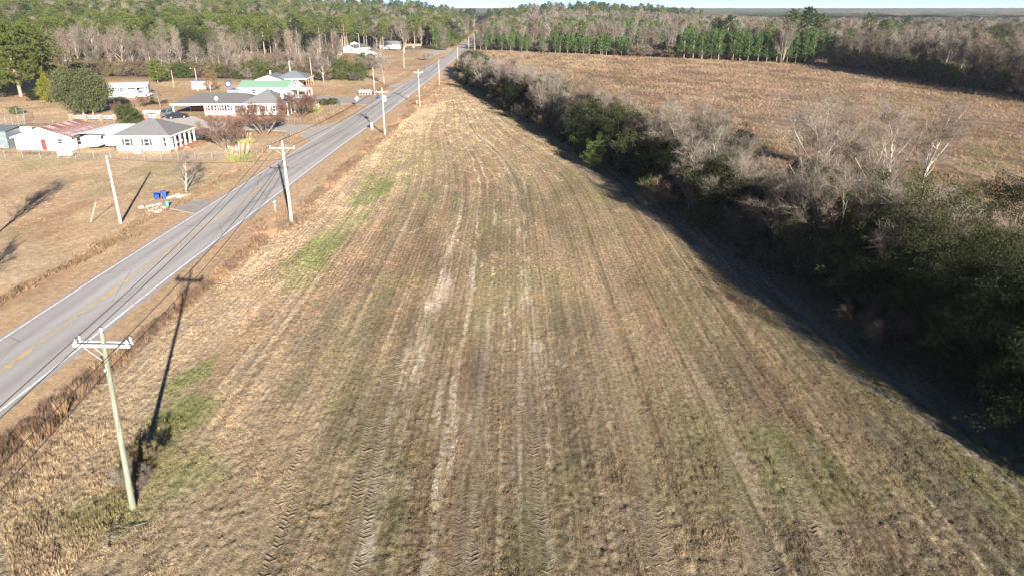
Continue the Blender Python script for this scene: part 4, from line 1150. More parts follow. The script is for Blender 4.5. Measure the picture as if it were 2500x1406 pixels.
# -- carport shelter with trailers
c = empty('carport', (-76.6, 122.6, 0), -.05, 'white metal carport shelter between the workshop and hip-roofed house', 'carport')
Wc, Dc, Hc = 6.7, 11.0, 2.7
w = MB(); pr = []
for k in range(13):
    u = k / 12; x = -0.25 + u * (Wc + .5); pr.append((x, Hc + .42 * math.sin(PI * u) ** .5))
out = pr + [(x, z - .05) for x, z in reversed(pr)]
w.prism(out, 'y', 0, Dc); w.build('roof', white_metal, c)
for x in (0, Wc):
    for k in range(5):
        MB().box(-.04, .04, -.04, .04, 0, Hc).build('post', galv, c, (x, .2 + k * (Dc - .4) / 4, 0))
w = MB(); w.bar((0, .2, Hc - .03), (0, Dc - .2, Hc - .03), .07).bar((Wc, .2, Hc - .03), (Wc, Dc - .2, Hc - .03), .07); w.build('eave_rail', galv, c)
def wheel_set(parent, pts, r=.33, wd=.22, axis='x'):
    t = MB(); t.tube([(-wd / 2, 0, 0), (wd / 2, 0, 0)], r, 18); tm = t.mesh('tyre', black_rub)
    k = MB(); k.tube([(-wd / 2 - .015, 0, 0), (wd / 2 + .015, 0, 0)], r * .6, 12); km = k.mesh('rim', chrome)
    for x, y in pts:
        o = obj('wheel', tm, parent, (x, y, r)); obj('rim', km, o)
def trailer(loc, rz, L, Wd_, Ht, label, curved=False):
    t = empty('trailer', loc, rz, label, 'trailer')
    w = MB()
    pr = [(0, .55), (0, Ht - .35), (.12, Ht - .1), (.35, Ht), (L - .7, Ht), (L - .2, Ht - .35), (L, Ht * .55), (L - .1, .55)]
    w.prism(pr, 'y', -Wd_ / 2, Wd_ / 2); w.build('body', white_metal, t)
    MB().box(.02, L - .15, -Wd_ / 2 - .012, Wd_ / 2 + .012, .5, .62).build('skirt', galv, t)
    wm = MB(); wm.box(-.35, .35, -.02, .01, 0, .55); m_ = wm.mesh('window', glass)
    for q in range(2): obj('window', m_, t, (L * .3 + q * L * .4, -Wd_ / 2, 1.6)); obj('window', m_, t, (L * .3 + q * L * .4, Wd_ / 2, 1.6), PI)
    dm = MB(); dm.box(-.02, .01, -.35, .35, 0, 1.75); dm.build('door', pale_board, t, (0, .2, .62))
    tt = MB(); tt.tube([(0, -.11, 0), (0, .11, 0)], .33, 16); tm = tt.mesh('wheel', black_rub)
    for x in (L * .42, L * .42 + .8):
        for s in (-1, 1): obj('wheel', tm, t, (x, s * (Wd_ / 2 - .02), .33))
    w = MB(); w.bar((L - .2, -.5, .5), (L + 1.1, 0, .45), .08).bar((L - .2, .5, .5), (L + 1.1, 0, .45), .08).tube([(L + .9, 0, 0), (L + .9, 0, .7)], .04, 8); w.build('hitch', galv, t)
    return t
trailer((-74.3, 123.6, 0), PI / 2, 6.0, 2.2, 2.4, 'white box trailer parked under the carport shelter')
trailer((-71.5, 124.8, 0), PI / 2, 6.0, 1.9, 2.2, 'white camper behind the box trailer, beside the hip-roofed house')

# -- long ranch house
r = empty('house', (-71.4, 165.4, 0), .03, 'long white ranch house with dark hip roof and carport wing', 'house')
MB().box(.03, 16.9, .03, 8.9, 0, .5).build('foundation', brick, r)
MB().box(0, 17.0, 0, 9.0, .4, 2.84).build('wall', white_siding, r)
hip_roof(-7.4, 13.5, -.6, 9.6, 2.85, 1.95, 5.0).build('roof', shingle_dark, r)
w = MB(); w.box(-7.45, 13.4, -.66, -.6, 2.60, 2.87).box(-7.46, -7.4, -.6, 9.6, 2.60, 2.87); w.build('fascia', white_trim, r)
column_posts(r, [(-6.9, -.3), (-6.9, 9.2), (-3.4, 9.2)], 0, 2.7, .12, white_trim, 'carport_post')
MB().box(-6.75, .0, 9.0, 9.3, .0, 1.0).build('carport_wall', brick, r)
# wing on the right with its taller pyramid roof
MB().box(9.8, 17.6, -1.2, 9.5, .4, 3.02).build('wing_wall', white_siding, r)
hip_roof(9.2, 18.3, -1.9, 10.2, 3.0, 2.7, 4.5).build('wing_roof', shingle_grey, r)
w = MB(); w.box(9.2, 18.3, -1.96, -1.9, 2.75, 3.02).box(18.3, 18.36, -1.9, 10.2, 2.75, 3.02); w.build('wing_fascia', white_trim, r)
MB().box(17.61, 17.75, -1.15, 9.45, 0, 2.3).build('brick_front', brick, r)
w = MB(); w.box(17.0, 17.5, 3.4, 3.9, 2.9, 5.1); w.build('chimney', white_trim, r)
for x in (1.1, 2.6, 4.3, 5.6): window(r, x, 0, 1.2, 0, .62, 1.3, shutter_r)
window(r, 8.0, 0, 1.25, 0, .9, 1.1, shutter_m)
window(r, 11.3, -1.2, 1.2, 0, .8, 1.25, shutter_r); window(r, 14.0, -1.2, 1.2, 0, .8, 1.25, shutter_r); window(r, 16.4, -1.2, 1.2, 0, .6, 1.25, shutter_r)
column_posts(r, [(18.9, 1.0), (18.9, 4.0), (18.9, 7.0)], 0, 2.8, .1, white_trim)
d = empty('satellite_dish', (-68.6, 166.2, 3.2), .4, 'small grey satellite dish on the ranch house roof', 'satellite dish')
w = MB(); pts = []
for k in range(12): pts.append((.42 * math.cos(k * PI / 6), .42 * math.sin(k * PI / 6)))
w.add([(x, -.30 + .0 * y, .75 + y) for x, y in pts] + [(0, -.16, .75)], [(k, (k + 1) % 12, 12) for k in range(12)]); w.build('dish', white_metal, d)
w = MB(); w.tube([(0, -.1, -.35), (0, -.15, .7)], .035, 6).tube([(0, -.16, .5), (0, -.75, .75)], .02, 6); w.build('mast', galv, d)

# -- green-roofed house behind
g = empty('house', (-75.9, 200.2, 0), .0, 'white house with pale green metal roof behind the ranch house', 'house')
MB().prism([(0, 0), (9.5, 0), (9.5, 2.95), (4.75, 4.35), (0, 2.95)], 'x', 0, 13.2).build('wall', white_siding, g)
def roof_x(parent, x0, x1, ya, za, yb, zb, n, m, name='roof_panel'):
    L = (x1 - x0) / n; w = MB(); k = [(0, .0), (.03, .05), (.08, .05), (.11, 0), (L - .012, 0)]
    P = [(a, 0, c) for a, c in k] + [(a, yb - ya, zb - za + c) for a, c in k]; q_ = len(k)
    w.add(P, [(q, q + 1, q + 1 + q_, q + q_) for q in range(q_ - 1)]); me = w.mesh(name, m)
    for q in range(n): obj(name, me, parent, (x0 + q * L, ya, za))
roof_x(g, -.5, 13.7, 4.75, 4.5, -.6, 2.88, 18, green_metal); roof_x(g, -.5, 13.7, 4.75, 4.5, 10.1, 2.88, 18, green_metal)
w = MB(); w.box(-.5, 13.7, -.66, -.6, 2.66, 2.89); w.build('fascia', white_trim, g)
w = MB(); w.bar((13.72, -.6, 2.8), (13.72, 4.75, 4.42), .06, .25).bar((13.72, 4.75, 4.42), (13.72, 10.1, 2.8), .06, .25); w.build('barge_board', white_trim, g)
for yy in (2.2, 6.8): window(g, 13.2, yy, 1.2, PI / 2, .8, 1.1)
window(g, 4, 0, 1.3, 0, .9, 1.1); window(g, 9, 0, 1.3, 0, .9, 1.1)
w = slab_roof([[(13.3, 1.5, 2.5), (18.2, 1.5, 2.15), (18.2, 8.0, 2.15), (13.3, 8.0, 2.5)]]); w.build('porch_roof', white_metal, g)
column_posts(g, [(18.0, 1.7), (18.0, 4.7), (18.0, 7.8), (15.8, 1.7)], 0, 2.1, .09, white_trim, 'porch_post')
w = MB(); w.box(13.21, 18.3, 1.4, 8.1, 0, .3); w.build('porch', concrete, g)
MB().box(-3.6, 0, .5, 5.5, .0, 2.3).build('lean_to', zinc, g)

# -- grey-roofed house with white gable further back
q_ = empty('house', (-80.6, 227.0, 0), .06, 'white gabled house with blue-grey roof and porch near the wood', 'house')
MB().prism([(0, 0), (8.2, 0), (8.2, 2.6), (4.1, 3.9), (0, 2.6)], 'y', 0, 10).build('gable_wall', white_siding, q_)
slab_roof([[(4.1, -.4, 4.05), (8.6, -.4, 2.6), (8.6, 10.4, 2.6), (4.1, 10.4, 4.05)], [(4.1, -.4, 4.05), (-.4, -.4, 2.6), (-.4, 10.4, 2.6), (4.1, 10.4, 4.05)]]).build('gable_roof', shingle_blue, q_)
MB().box(8.22, 12.4, 3.0, 11.5, .0, 2.8).build('wall', white_siding, q_)
hip_roof(5.2, 15.6, 2.0, 12.8, 2.75, 1.95, 4.5).build('roof', shingle_blue, q_)
w = MB(); w.box(8.7, 15.6, 1.93, 2.0, 2.5, 2.77).box(15.6, 15.67, 2.0, 12.8, 2.5, 2.77); w.build('fascia', white_trim, q_)
column_posts(q_, [(15.3, 2.4), (15.3, 5.5), (15.3, 9.0), (15.3, 12.3)], 0, 2.6, .12, brick, 'porch_post')
for x in (9.5, 11.4): window(q_, x, 3.0, 1.1, 0, .8, 1.2, shutter_m)
window(q_, 2.4, 0, 1.1, 0, .8, 1.1); window(q_, 5.8, 0, 1.1, 0, .8, 1.1)
door(q_, 12.4, 6.5, .1, PI / 2, .95, 2.0, dark_void)
MB().box(3.4, 3.8, 5, 5.4, 3.6, 4.9).build('chimney', white_trim, q_)

# -- garden shed
s = empty('shed', (-100.2, 225.8, 0), .02, 'small white garden shed with dark lean roof on the back lawn', 'shed')
MB().box(0, 4.3, 0, 3.0, 0, 2.35).build('wall', white_siding, s)
slab_roof([[(-.2, -.25, 2.4), (4.5, -.25, 2.4), (4.5, 1.5, 3.0), (-.2, 1.5, 3.0)], [(-.2, 1.5, 3.0), (4.5, 1.5, 3.0), (4.5, 3.25, 2.4), (-.2, 3.25, 2.4)]], .08).build('roof', shingle_dark, s)
door(s, 3.5, 0, .03, 0, .8, 1.8, pale_board); window(s, 1.4, 0, 1.1, 0, .5, .6)

# -- mobile home
m_ = empty('mobile_home', (-114.5, 203.5, 0), math.radians(20), 'white mobile home with porch beside the olive-green trees', 'mobile home')
MB().box(0, 10.5, 0, 5.2, .0, .7).build('skirting', white_trim, m_)
MB().box(.02, 10.48, .02, 5.18, .7, 3.15).build('wall', white_siding, m_)
slab_roof([[(-.3, -.3, 3.15), (10.8, -.3, 3.15), (10.8, 2.6, 3.65), (-.3, 2.6, 3.65)], [(-.3, 2.6, 3.65), (10.8, 2.6, 3.65), (10.8, 5.5, 3.15), (-.3, 5.5, 3.15)]], .07).build('roof', mat('pale roof coating', (.55, .55, .56), .6, .08, 2), m_)
for x in (1.6, 3.6): window(m_, x, .02, 1.5, 0, .8, 1.1, shutter_m)
slab_roof([[(5.2, -2.8, 2.75), (10.4, -2.8, 2.75), (10.4, -.05, 3.1), (5.2, -.05, 3.1)]], .08).build('porch_roof', white_metal, m_)
column_posts(m_, [(5.4, -2.6), (7.8, -2.6), (10.2, -2.6)], .72, 2.68, .08, white_trim, 'porch_post')
MB().box(5.2, 10.4, -2.8, -.02, .0, .7).build('porch_deck', white_trim, m_); door(m_, 7.8, .02, .75, 0, .9, 1.95, dark_void)

# -- metal barn and open lean-to at the left edge
bn = empty('barn', (-99.8, 125.2, 0), -.02, 'blue-grey corrugated steel barn cut by the left edge', 'barn')
w = MB(); n = 46; Wb, Hb = 9.8, 3.0
for k in range(n):
    x0 = k * Wb / n; x1 = (k + .55) * Wb / n
    w.box(x0, x1, -.03, 0, 0, Hb)
w.box(0, Wb, .0, 4, 0, Hb); w.build('wall', zinc, bn)
slab_roof([[(-.3, -.4, Hb + .05), (Wb + .3, -.4, Hb + .05), (Wb + .3, 4.3, Hb + .5), (-.3, 4.3, Hb + .5)]], .06).build('roof', zinc, bn)
for x in (6.6, 8.2, 5.2): MB().box(-.14, .14, -.05, .01, 0, .75).build('window', white_trim, bn, (x, -.03, 1.2))
lt = empty('lean_to', (-91.0, 129.0, 0), -.02, 'open white-fronted lean-to between the barn and the workshop', 'shelter')
slab_roof([[(0, 0, 3.3), (4.6, 0, 3.15), (4.6, 5, 3.0), (0, 5, 3.15)]], .1).build('roof', tan_metal, lt)
MB().box(.05, 3.2, .02, .1, 2.3, 3.15).build('front_board', white_siding, lt)
for x, y in ((.1, .2), (4.4, .2), (4.4, 4.7), (.1, 4.7)): MB().box(-.07, .07, -.07, .07, 0, 3.02).build('post', dark_void, lt, (x, y, 0))
MB().box(.2, 4.3, 4.75, 4.85, 0, 2.9).build('back_board', dark_void, lt)
MB().box(1.0, 3.0, 1.6, 3.4, 0, 1.1).box(1.3, 2.8, 1.8, 3.2, 1.1, 1.6).build('stored_boxes', maroon, lt)

# -- distant houses
def small_house(px, py, w, d, hw, rise, rz, roof_m, label, wall_m=white_siding, gable_front=True, wins=2):
    x, y = G(px, py); o = empty('house', (x, y, float(terrain(x, y))), rz, label, 'house')
    if gable_front:
        MB().prism([(-w / 2, 0), (w / 2, 0), (w / 2, hw), (0, hw + rise), (-w / 2, hw)], 'y', 0, d).build('wall', wall_m, o)
        e = .4; sl = rise / (w / 2)
        slab_roof([[(0, -e, hw + rise + .12), (w / 2 + e, -e, hw - e * sl + .12), (w / 2 + e, d + e, hw - e * sl + .12), (0, d + e, hw + rise + .12)], [(0, -e, hw + rise + .12), (-w / 2 - e, -e, hw - e * sl + .12), (-w / 2 - e, d + e, hw - e * sl + .12), (0, d + e, hw + rise + .12)]]).build('roof', roof_m, o)
    else:
        MB().prism([(0, 0), (d, 0), (d, hw), (d / 2, hw + rise), (0, hw)], 'x', -w / 2, w / 2).build('wall', wall_m, o)
        e = .4; sl = rise / (d / 2)
        slab_roof([[(-w / 2 - e, -e, hw - e * sl + .12), (w / 2 + e, -e, hw - e * sl + .12), (w / 2 + e, d / 2, hw + rise + .12), (-w / 2 - e, d / 2, hw + rise + .12)], [(-w / 2 - e, d + e, hw - e * sl + .12), (w / 2 + e, d + e, hw - e * sl + .12), (w / 2 + e, d / 2, hw + rise + .12), (-w / 2 - e, d / 2, hw + rise + .12)]]).build('roof', roof_m, o)
    for k in range(wins): window(o, -w / 2 + w * (k + .5) / wins, 0, 1.1, 0, .8, 1.1, shutter_m if k else None)
    return o
small_house(852, 130, 8.2, 14, 2.7, 1.7, -.5, shingle_dark, 'distant white gabled house, left one of the pair')
small_house(896, 141, 10.5, 9, 2.5, 1.3, -.1, shingle_dark, 'distant white gabled house, right one of the pair')
small_house(952, 120, 13.0, 8, 2.6, 1.9, .15, shingle_grey, 'farthest white house with long grey roof', gable_front=False)
small_house(808, 143, 9.5, 7, 2.2, 1.5, .1, shingle_grey, 'distant low grey-roofed house half hidden by bare branches', gable_front=False)
small_house(866, 118, 5.0, 5, 2.3, 1.1, .2, white_metal, 'tiny white outbuilding behind the distant pair', wins=1)
small_house(1010, 122, 9.0, 5, 2.2, 1.0, .05, tan_metal, 'brown open barn beside the far conical evergreen', dark_void, False, 1)
# ------------------------------------------------------------------ vehicles
def car(x, y, rz, paint, label, kind='sedan'):
    o = empty('pickup_truck' if kind == 'pickup' else 'car', (x, y, .05), rz, label, 'pickup' if kind == 'pickup' else 'car')
    L, Wd_ = (5.4, 1.95) if kind == 'pickup' else (4.7, 1.82)
    hw = Wd_ / 2
    if kind == 'sedan':
        body = [(0, .35), (.02, .78), (.25, .90), (1.25, .98), (3.7, .98), (4.55, .86), (4.68, .6), (4.66, .33)]
        cab = [(1.1, .96), (1.85, 1.42), (2.1, 1.46), (3.0, 1.45), (3.9, .97)]
    elif kind == 'suv':
        body = [(0, .38), (.02, .85), (.2, 1.0), (1.2, 1.08), (4.5, 1.08), (4.66, .9), (4.68, .38)]
        cab = [(1.05, 1.06), (1.7, 1.66), (2.0, 1.72), (4.1, 1.70), (4.52, 1.07)]
    else:
        body = [(0, .45), (.02, .95), (.2, 1.08), (1.45, 1.12), (3.25, 1.12), (3.26, 1.02), (5.35, 1.02), (5.4, .5)]
        cab = [(1.3, 1.10), (1.85, 1.72), (2.1, 1.78), (3.05, 1.76), (3.22, 1.11)]
    def shell(pr, w0, w1, zc):
        w = MB(); n = len(pr)
        zs = [z for _, z in pr]; z0, z1 = min(zs), max(zs)
        P = []
        for sgn in (-1, 1):
            for u, z in pr:
                t = (z - z0) / max(z1 - z0, 1e-6); P.append((u, sgn * (w0 * (1 - t) + w1 * t), z))
        w.add(P, [tuple(range(n)), tuple(range(2 * n - 1, n - 1, -1))] + [(i, (i + 1) % n, (i + 1) % n + n, i + n) for i in range(n)])
        return w
    bo = shell(body, hw, hw * .95, 0).build('body', paint, o)
    md = bo.modifiers.new('soft edges', 'BEVEL'); md.width = .05; md.segments = 2
    ca = shell(cab, hw * .93, hw * .72, 0).build('cabin', paint, o)
    # glazing just proud of the cabin
    (xa, za), (xb, zb) = cab[0], cab[1]; (xd, zd), (xe, ze_) = cab[-2], cab[-1]
    top = hw * .72; bot = hw * .93
    def lerp3(u, z):  # half width at a height of the cabin
        t = (z - cab[0][1]) / (max(z_ for _, z_ in cab) - cab[0][1]); return bot * (1 - t) + top * t
    ws = MB(); a = .12; b_ = .88
    P = []
    for t in (a, b_):
        xx, zz = xa + (xb - xa) * t, za + (zb - za) * t; P.append((xx - .02, zz + .02, lerp3(0, zz) - .07))
    ws.add([(P[0][0], -P[0][2], P[0][1]), (P[0][0], P[0][2], P[0][1]), (P[1][0], P[1][2], P[1][1]), (P[1][0], -P[1][2], P[1][1])], [(0, 1, 2, 3)]); ws.build('windscreen', glass, o)
    rw = MB(); P = []
    for t in (a, b_):
        xx, zz = xe + (xd - xe) * t, ze_ + (zd - ze_) * t; P.append((xx + .02, zz + .02, lerp3(0, zz) - .07))
    rw.add([(P[0][0], -P[0][2], P[0][1]), (P[0][0], P[0][2], P[0][1]), (P[1][0], P[1][2], P[1][1]), (P[1][0], -P[1][2], P[1][1])], [(0, 1, 2, 3)]); rw.build('rear_window', glass, o)
    z0 = cab[0][1] + .06; z1 = zb - .07
    for s_ in (-1, 1):
        for u0, u1 in ((.16, .50), (.54, .90)):
            def xat(u, z):
                tl = (z - za) / (zb - za); xl = xa + (xb - xa) * tl; xr = xe + (xd - xe) * tl; return xl + (xr - xl) * u
            sw = MB(); sw.add([(xat(u0, z0), s_ * (lerp3(0, z0) + .012), z0), (xat(u1, z0), s_ * (lerp3(0, z0) + .012), z0), (xat(u1, z1), s_ * (lerp3(0, z1) + .012), z1), (xat(u0, z1), s_ * (lerp3(0, z1) + .012), z1)], [(0, 1, 2, 3)])
            sw.build('side_window', glass, o)
        MB().box(-.03, .02, s_ * hw * .75 - .2, s_ * hw * .75 + .12 * s_ + (.0 if s_ > 0 else .2), .62, .78).build('headlight', chrome, o)
        MB().box(L - .04, L + .012, s_ * hw * .78 - .14, s_ * hw * .78 + .14, .68, .84).build('tail_light', maroon, o)
    tt = MB(); tt.tube([(0, -.11, 0), (0, .11, 0)], .34, 18); tm = tt.mesh('wheel', black_rub)
    rr = MB(); rr.tube([(0, -.125, 0), (0, .125, 0)], .2, 12); rm = rr.mesh('rim', chrome)
    for xx in (.9, L - 1.0):
        for s_ in (-1, 1):
            wv = obj('wheel', tm, o, (xx, s_ * (hw - .06), .34)); obj('rim', rm, wv)
    if kind == 'pickup': MB().box(3.4, 5.25, -hw * .82, hw * .82, 1.021, 1.03).build('bed_floor', black_rub, o)
    return o
paint_black = mat('black car paint', (.012, .014, .02), .25, .1, 1, spec=.6)
paint_slate = mat('slate car paint', (.10, .13, .125), .3, .1, 1, spec=.6)
paint_blue = mat('blue truck paint', (.008, .035, .12), .35, .1, 1, spec=.6)
paint_dark = mat('dark blue-grey car paint', (.035, .045, .06), .25, .1, 1, spec=.6)
car(-80.4, 162.2, math.radians(75), paint_slate, 'grey-green car with dark windows, left of two on the pad', 'suv')
car(-78.2, 160.2, math.radians(38), paint_black, 'black sedan, right of two on the concrete pad', 'sedan')
x, y = G(476, 345); car(x, y, math.radians(80), paint_dark, 'dark car parked at the end of the white porch', 'suv')
x, y = G(322, 238); car(x, y, math.radians(25), paint_blue, 'blue pickup truck parked beside the mobile home', 'pickup')

def boat():
    x, y = G(350, 275); o = empty('boat', (x, y, 0), .12, 'white upturned boat hull on the ground behind the pillars', 'boat')
    w = MB(); R = []
    for k in range(11):
        u = k / 10; X = u * 4.4; wd = .75 * math.sin(PI * (.12 + .80 * (1 - u))) ** .6 if u < .98 else .05
        R.append([(X, wd * math.cos(a), .05 + .42 * (1 - .25 * u) * math.sin(a)) for a in np.linspace(0, PI, 9)])
    V = [p for r_ in R for p in r_]; Fc = [(i * 9 + j, i * 9 + j + 1, (i + 1) * 9 + j + 1, (i + 1) * 9 + j) for i in range(10) for j in range(8)]
    w.add(V, Fc + [tuple(range(8, -1, -1))]); w.build('hull', white_metal, o, smooth=True)
    MB().bar((.1, 0, .48), (4.2, 0, .38), .05).build('keel', galv, o)
boat()
def drum_tarp():
    x, y = G(561, 232); o = empty('trampoline', (x, y, 0), 0, 'round blue trampoline on edge behind the ranch house roof', 'trampoline')
    ring = MB(); pts = [(.78 * math.cos(a), .22 * math.sin(a), 3.0 + .72 * math.sin(a)) for a in np.linspace(0, 2 * PI, 25)]
    ring.tube(pts, .16, 6, False); ring.build('pad', mat('deep blue vinyl', (.02, .035, .19), .4, .1, 2), o)
    mb = MB(); mb.add(pts[:-1], [tuple(range(24))]); mb.build('mat', mat('pale blue woven mat', (.30, .36, .62), .6, .3, 1.6), o)
    for sx_ in (-1, 1):
        MB().tube([(sx_ * .5, .3, 0), (sx_ * .5, 0, 2.5)], .04, 6).build('leg', galv, o)
drum_tarp()
def farm_wagon():
    x, y = G(612, 193); o = empty('farm_wagon', (x, y, float(terrain(x, y))), .1, 'pale flatbed farm wagon with rails at the wood\'s edge', 'wagon')
    wood_m = mat('weathered pale wood', (.52, .44, .36), .9, .2, 3)
    MB().box(0, 6.2, 0, 2.2, .9, 1.1).build('bed', wood_m, o)
    for k in range(6): MB().box(-.05, .05, -.05, .05, 0, 1.3).build('stake', wood_m, o, (.3 + k * 1.1, .1, 1.1))
    w = MB(); w.box(.2, 6.0, .0, .06, 1.5, 1.65).box(.2, 6.0, .0, .06, 2.0, 2.15); w.build('rail', wood_m, o)
    wheel_set(o, [(1.0, .2), (5.2, .2), (1.0, 2.0), (5.2, 2.0)], .45)
    MB().box(-1.9, -.1, .2, 2.0, .5, 1.7).build('tank', mat('rust red tank', (.35, .2, .15), .7, .2, 3), o)
farm_wagon()

# ------------------------------------------------------------------ poles and wires
pole_green = mat('pressure-treated greenish pole wood', (.185, .205, .148), .9, .28, 2.2, .3, 8, stretch=(5, 5, .6), dirt=(.13, .125, .095), dirt_amt=.6, dirt_scale=1.2)
pole_pale = mat('bleached pole wood', (.42, .37, .305), .9, .12, 2.2, .25, 8, stretch=(5, 5, .6), dirt=(.36, .31, .25), dirt_amt=.5, dirt_scale=1.2)
arm_grey = mat('silvered crossarm timber', (.37, .355, .335), .85, .15, 3, stretch=(.6, 6, 6))
porcelain = mat('white porcelain insulator', (.50, .50, .53), .2, .05, 4, spec=.6)
porc_dark = mat('dark glazed insulator', (.06, .06, .09), .25, .1, 4, spec=.6)
wire_m = mat('dark cable', (.03, .03, .032), .6, .1, 2)
transformer_m = mat('pale grey transformer enamel', (.62, .63, .63), .45, .06, 2)
INS = None
def insulator_mesh():
    global INS
    if INS is None:
        a = MB(); a.tube([(0, 0, 0), (0, 0, .06), (0, 0, .07), (0, 0, .13), (0, 0, .14), (0, 0, .22)], [.05, .055, .085, .085, .06, .05], 10)
        b = MB(); b.tube([(0, 0, .22), (0, 0, .25), (0, 0, .30)], [.075, .06, .03], 8)
        INS = (a.mesh('insulator', porcelain), b.mesh('cap', porc_dark))
    return INS
def pole(base, H, label, m=pole_pale, arm=None, double=False, transformer=False, r=.15, lean=(0, 0), lamp=False, arm_rz=0.0, arm_z=.55):
    x, y = base; o = empty('utility_pole', (x, y, float(terrain(x, y))), 0, label, 'utility pole', 'utility poles')
    o.rotation_euler = (lean[0], lean[1], 0)
    w = MB(); w.tube([(0, 0, -.2), (0, 0, H * .5), (0, 0, H)], [r, r * .84, r * .68], 14); w.build('shaft', m, o, smooth=False)
    MB().tube([(0, 0, H), (0, 0, H + .03)], [r * .74, r * .6], 12).build('cap', galv, o)
    pts = []
    if arm:
        c_, s_ = math.cos(arm_rz), math.sin(arm_rz)
        za = H - arm_z
        for sy in ((-1, 1) if double else (-1,)):
            a = MB(); a.box(-arm / 2, arm / 2, -.055, .055, -.07, .07); a.build('crossarm', arm_grey, o, (-s_ * sy * (r * .75 + .055), c_ * sy * (r * .75 + .055), za), arm_rz)
            for sx in (-1, 1):
                b = MB(); b.bar((sx * .10, sy * r, za - .75), (sx * arm * .30, sy * (r + .09), za - .08), .045, .03); b.build('brace', arm_grey, o, None, arm_rz)
        im, cm = insulator_mesh()
        for sx in (-1, 1):
            for sy in ((-1, 1) if double else (-1,)):
                q = obj('insulator', im, o, (c_ * sx * (arm / 2 - .12) - s_ * sy * .17, s_ * sx * (arm / 2 - .12) + c_ * sy * .17, za + .07)); obj('cap', cm, q)
            pts.append((c_ * sx * (arm / 2 - .12), s_ * sx * (arm / 2 - .12), za + .34))
        q = obj('insulator', im, o, (0, 0, H + .03)); obj('cap', cm, q); pts.insert(1, (0, 0, H + .33))
        pts.append((-.02, r * .9, za - 1.35))
        MB().box(-.16, -.06, -.06, .06, za - 1.40, za - 1.28).build('bracket', porcelain, o)
    else:
        q = MB(); q.box(-.06, .06, -.25, .25, H - .5, H - .4); q.build('bracket', galv, o)
        pts = [(-.06, 0, H - .2), (.0, 0, H), (.06, 0, H - .2), (0, 0, H - 1.4)]
    if transformer:
        t = MB(); t.tube([(0, 0, 0), (0, 0, .05), (0, 0, .95), (0, 0, 1.02)], [.24, .28, .28, .2], 16); t.build('transformer', transformer_m, o, (.42, -.1, H - 2.3))
        MB().bar((.1, -.05, H - 1.8), (.3, -.08, H - 1.8), .1).build('hanger', galv, o)
        t = MB(); t.tube([(0, 0, 0), (0, 0, .3)], .05, 8); t.build('bushing', porc_dark, o, (.42, -.1, H - 1.28))
    if lamp:
        t = MB(); t.tube([(0, 0, H - .3), (-.5, -.5, H + .0), (-.9, -.9, H + .02)], .035, 6); t.build('lamp_arm', galv, o)
        t = MB(); t.tube([(-.9, -.9, H - .12), (-.9, -.9, H + .06)], [.2, .12], 10); t.build('lamp_head', porcelain, o)
    return [(x + a + c * math.sin(lean[1]), y + b - c * math.sin(lean[0]), c) for a, b, c in pts]
P1 = pole(G(325, 1240), 9.65, 'tall greenish utility pole with double crossarm nearest the camera', pole_green, 2.45, True, r=.150, arm_rz=.06, lean=(0, .055))
P2 = pole(G(712, 542), 9.2, 'bleached utility pole with crossarm beside the road, second from camera', pole_pale, 2.9, False, r=.19)
P3 = pole(G(940, 332), 8.9, 'utility pole with grey transformer can beside the road', pole_pale, 2.4, False, True, r=.15)
P4 = pole(G(1025, 260), 8.9, 'plain utility pole where the ditch weeds widen', pole_pale, 2.3, False, r=.14)
P5 = pole(G(1073, 209), 8.2, 'thin utility pole at the road end of the hedgerow', pole_pale, None, r=.13)
P6 = pole(G(1118, 168), 8.5, 'utility pole half hidden by the hedgerow\'s road end', pole_pale, None, r=.14)
P7 = pole(G(1145, 138), 9.5, 'far utility pole beside the rising road', pole_pale, None, r=.14)
P8 = pole(G(1158, 124), 10, 'farthest utility pole beside the rising road', pole_pale, None, r=.14)
P0 = None
pole(G(1172, 100), 9.5, 'dark utility pole with crossarms standing before the far woods', mat('dark creosoted pole', (.06, .05, .045), .9, .2, 3), 3.2, True, r=.18)
LG = pole(G(295, 545), 7.9, 'bare leaning guy pole on the near left lawn', pole_pale, None, r=.17)
L1 = pole(G(915, 233), 7.8, 'slim pole above the white slatted stand', pole_pale, None, r=.12)
L2 = pole(G(762, 198), 7.8, 'slim pole beside the upswept bare tree', pole_pale, None, r=.13)
L3 = pole(G(987, 166), 8.0, 'slim pole on the pale lawn before the distant houses', pole_pale, None, r=.13)
pole(G(484, 222), 6.6, 'pole with a lamp beside the white shed', pole_pale, None, r=.12, lamp=True)
pole(G(425, 214), 5.2, 'short grey pole beside the round yard pine', pole_pale, None, r=.1)
pole(G(712, 208), 7.5, 'white pole in front of the grey-roofed porch house', mat('white painted pole', (.75, .74, .72), .7, .05, 2), None, r=.14)
pole(G(784, 152), 9.2, 'pole with small arm left of the distant houses', pole_pale, 1.3, r=.16)
pole(G(879, 134), 11, 'tall pole between the distant pair of houses', pole_pale, None, r=.17, lamp=True)
pole(G(897, 126), 9, 'thinner pole right of the distant pair', pole_pale, None, r=.13)
pole(G(1000, 92), 12, 'pole at the wood\'s edge above the distant houses', pole_pale, None, r=.16)
def wire(a, b, sag, label, r=.011, grp='overhead wires'):
    w = MB(); n = 26; P = []
    for k in range(n + 1):
        t = k / n; P.append((a[0] + (b[0] - a[0]) * t, a[1] + (b[1] - a[1]) * t, a[2] + (b[2] - a[2]) * t - 4 * sag * t * (1 - t)))
    w.tube(P, r, 4, False)
    o = w.build('power_wire', wire_m); tag(o, label, 'wire', grp); return o
back = [(p[0] + 2.0, p[1] - 46, p[2]) for p in P1]
NM = ['left crossarm', 'pole-top', 'right crossarm', 'lower']
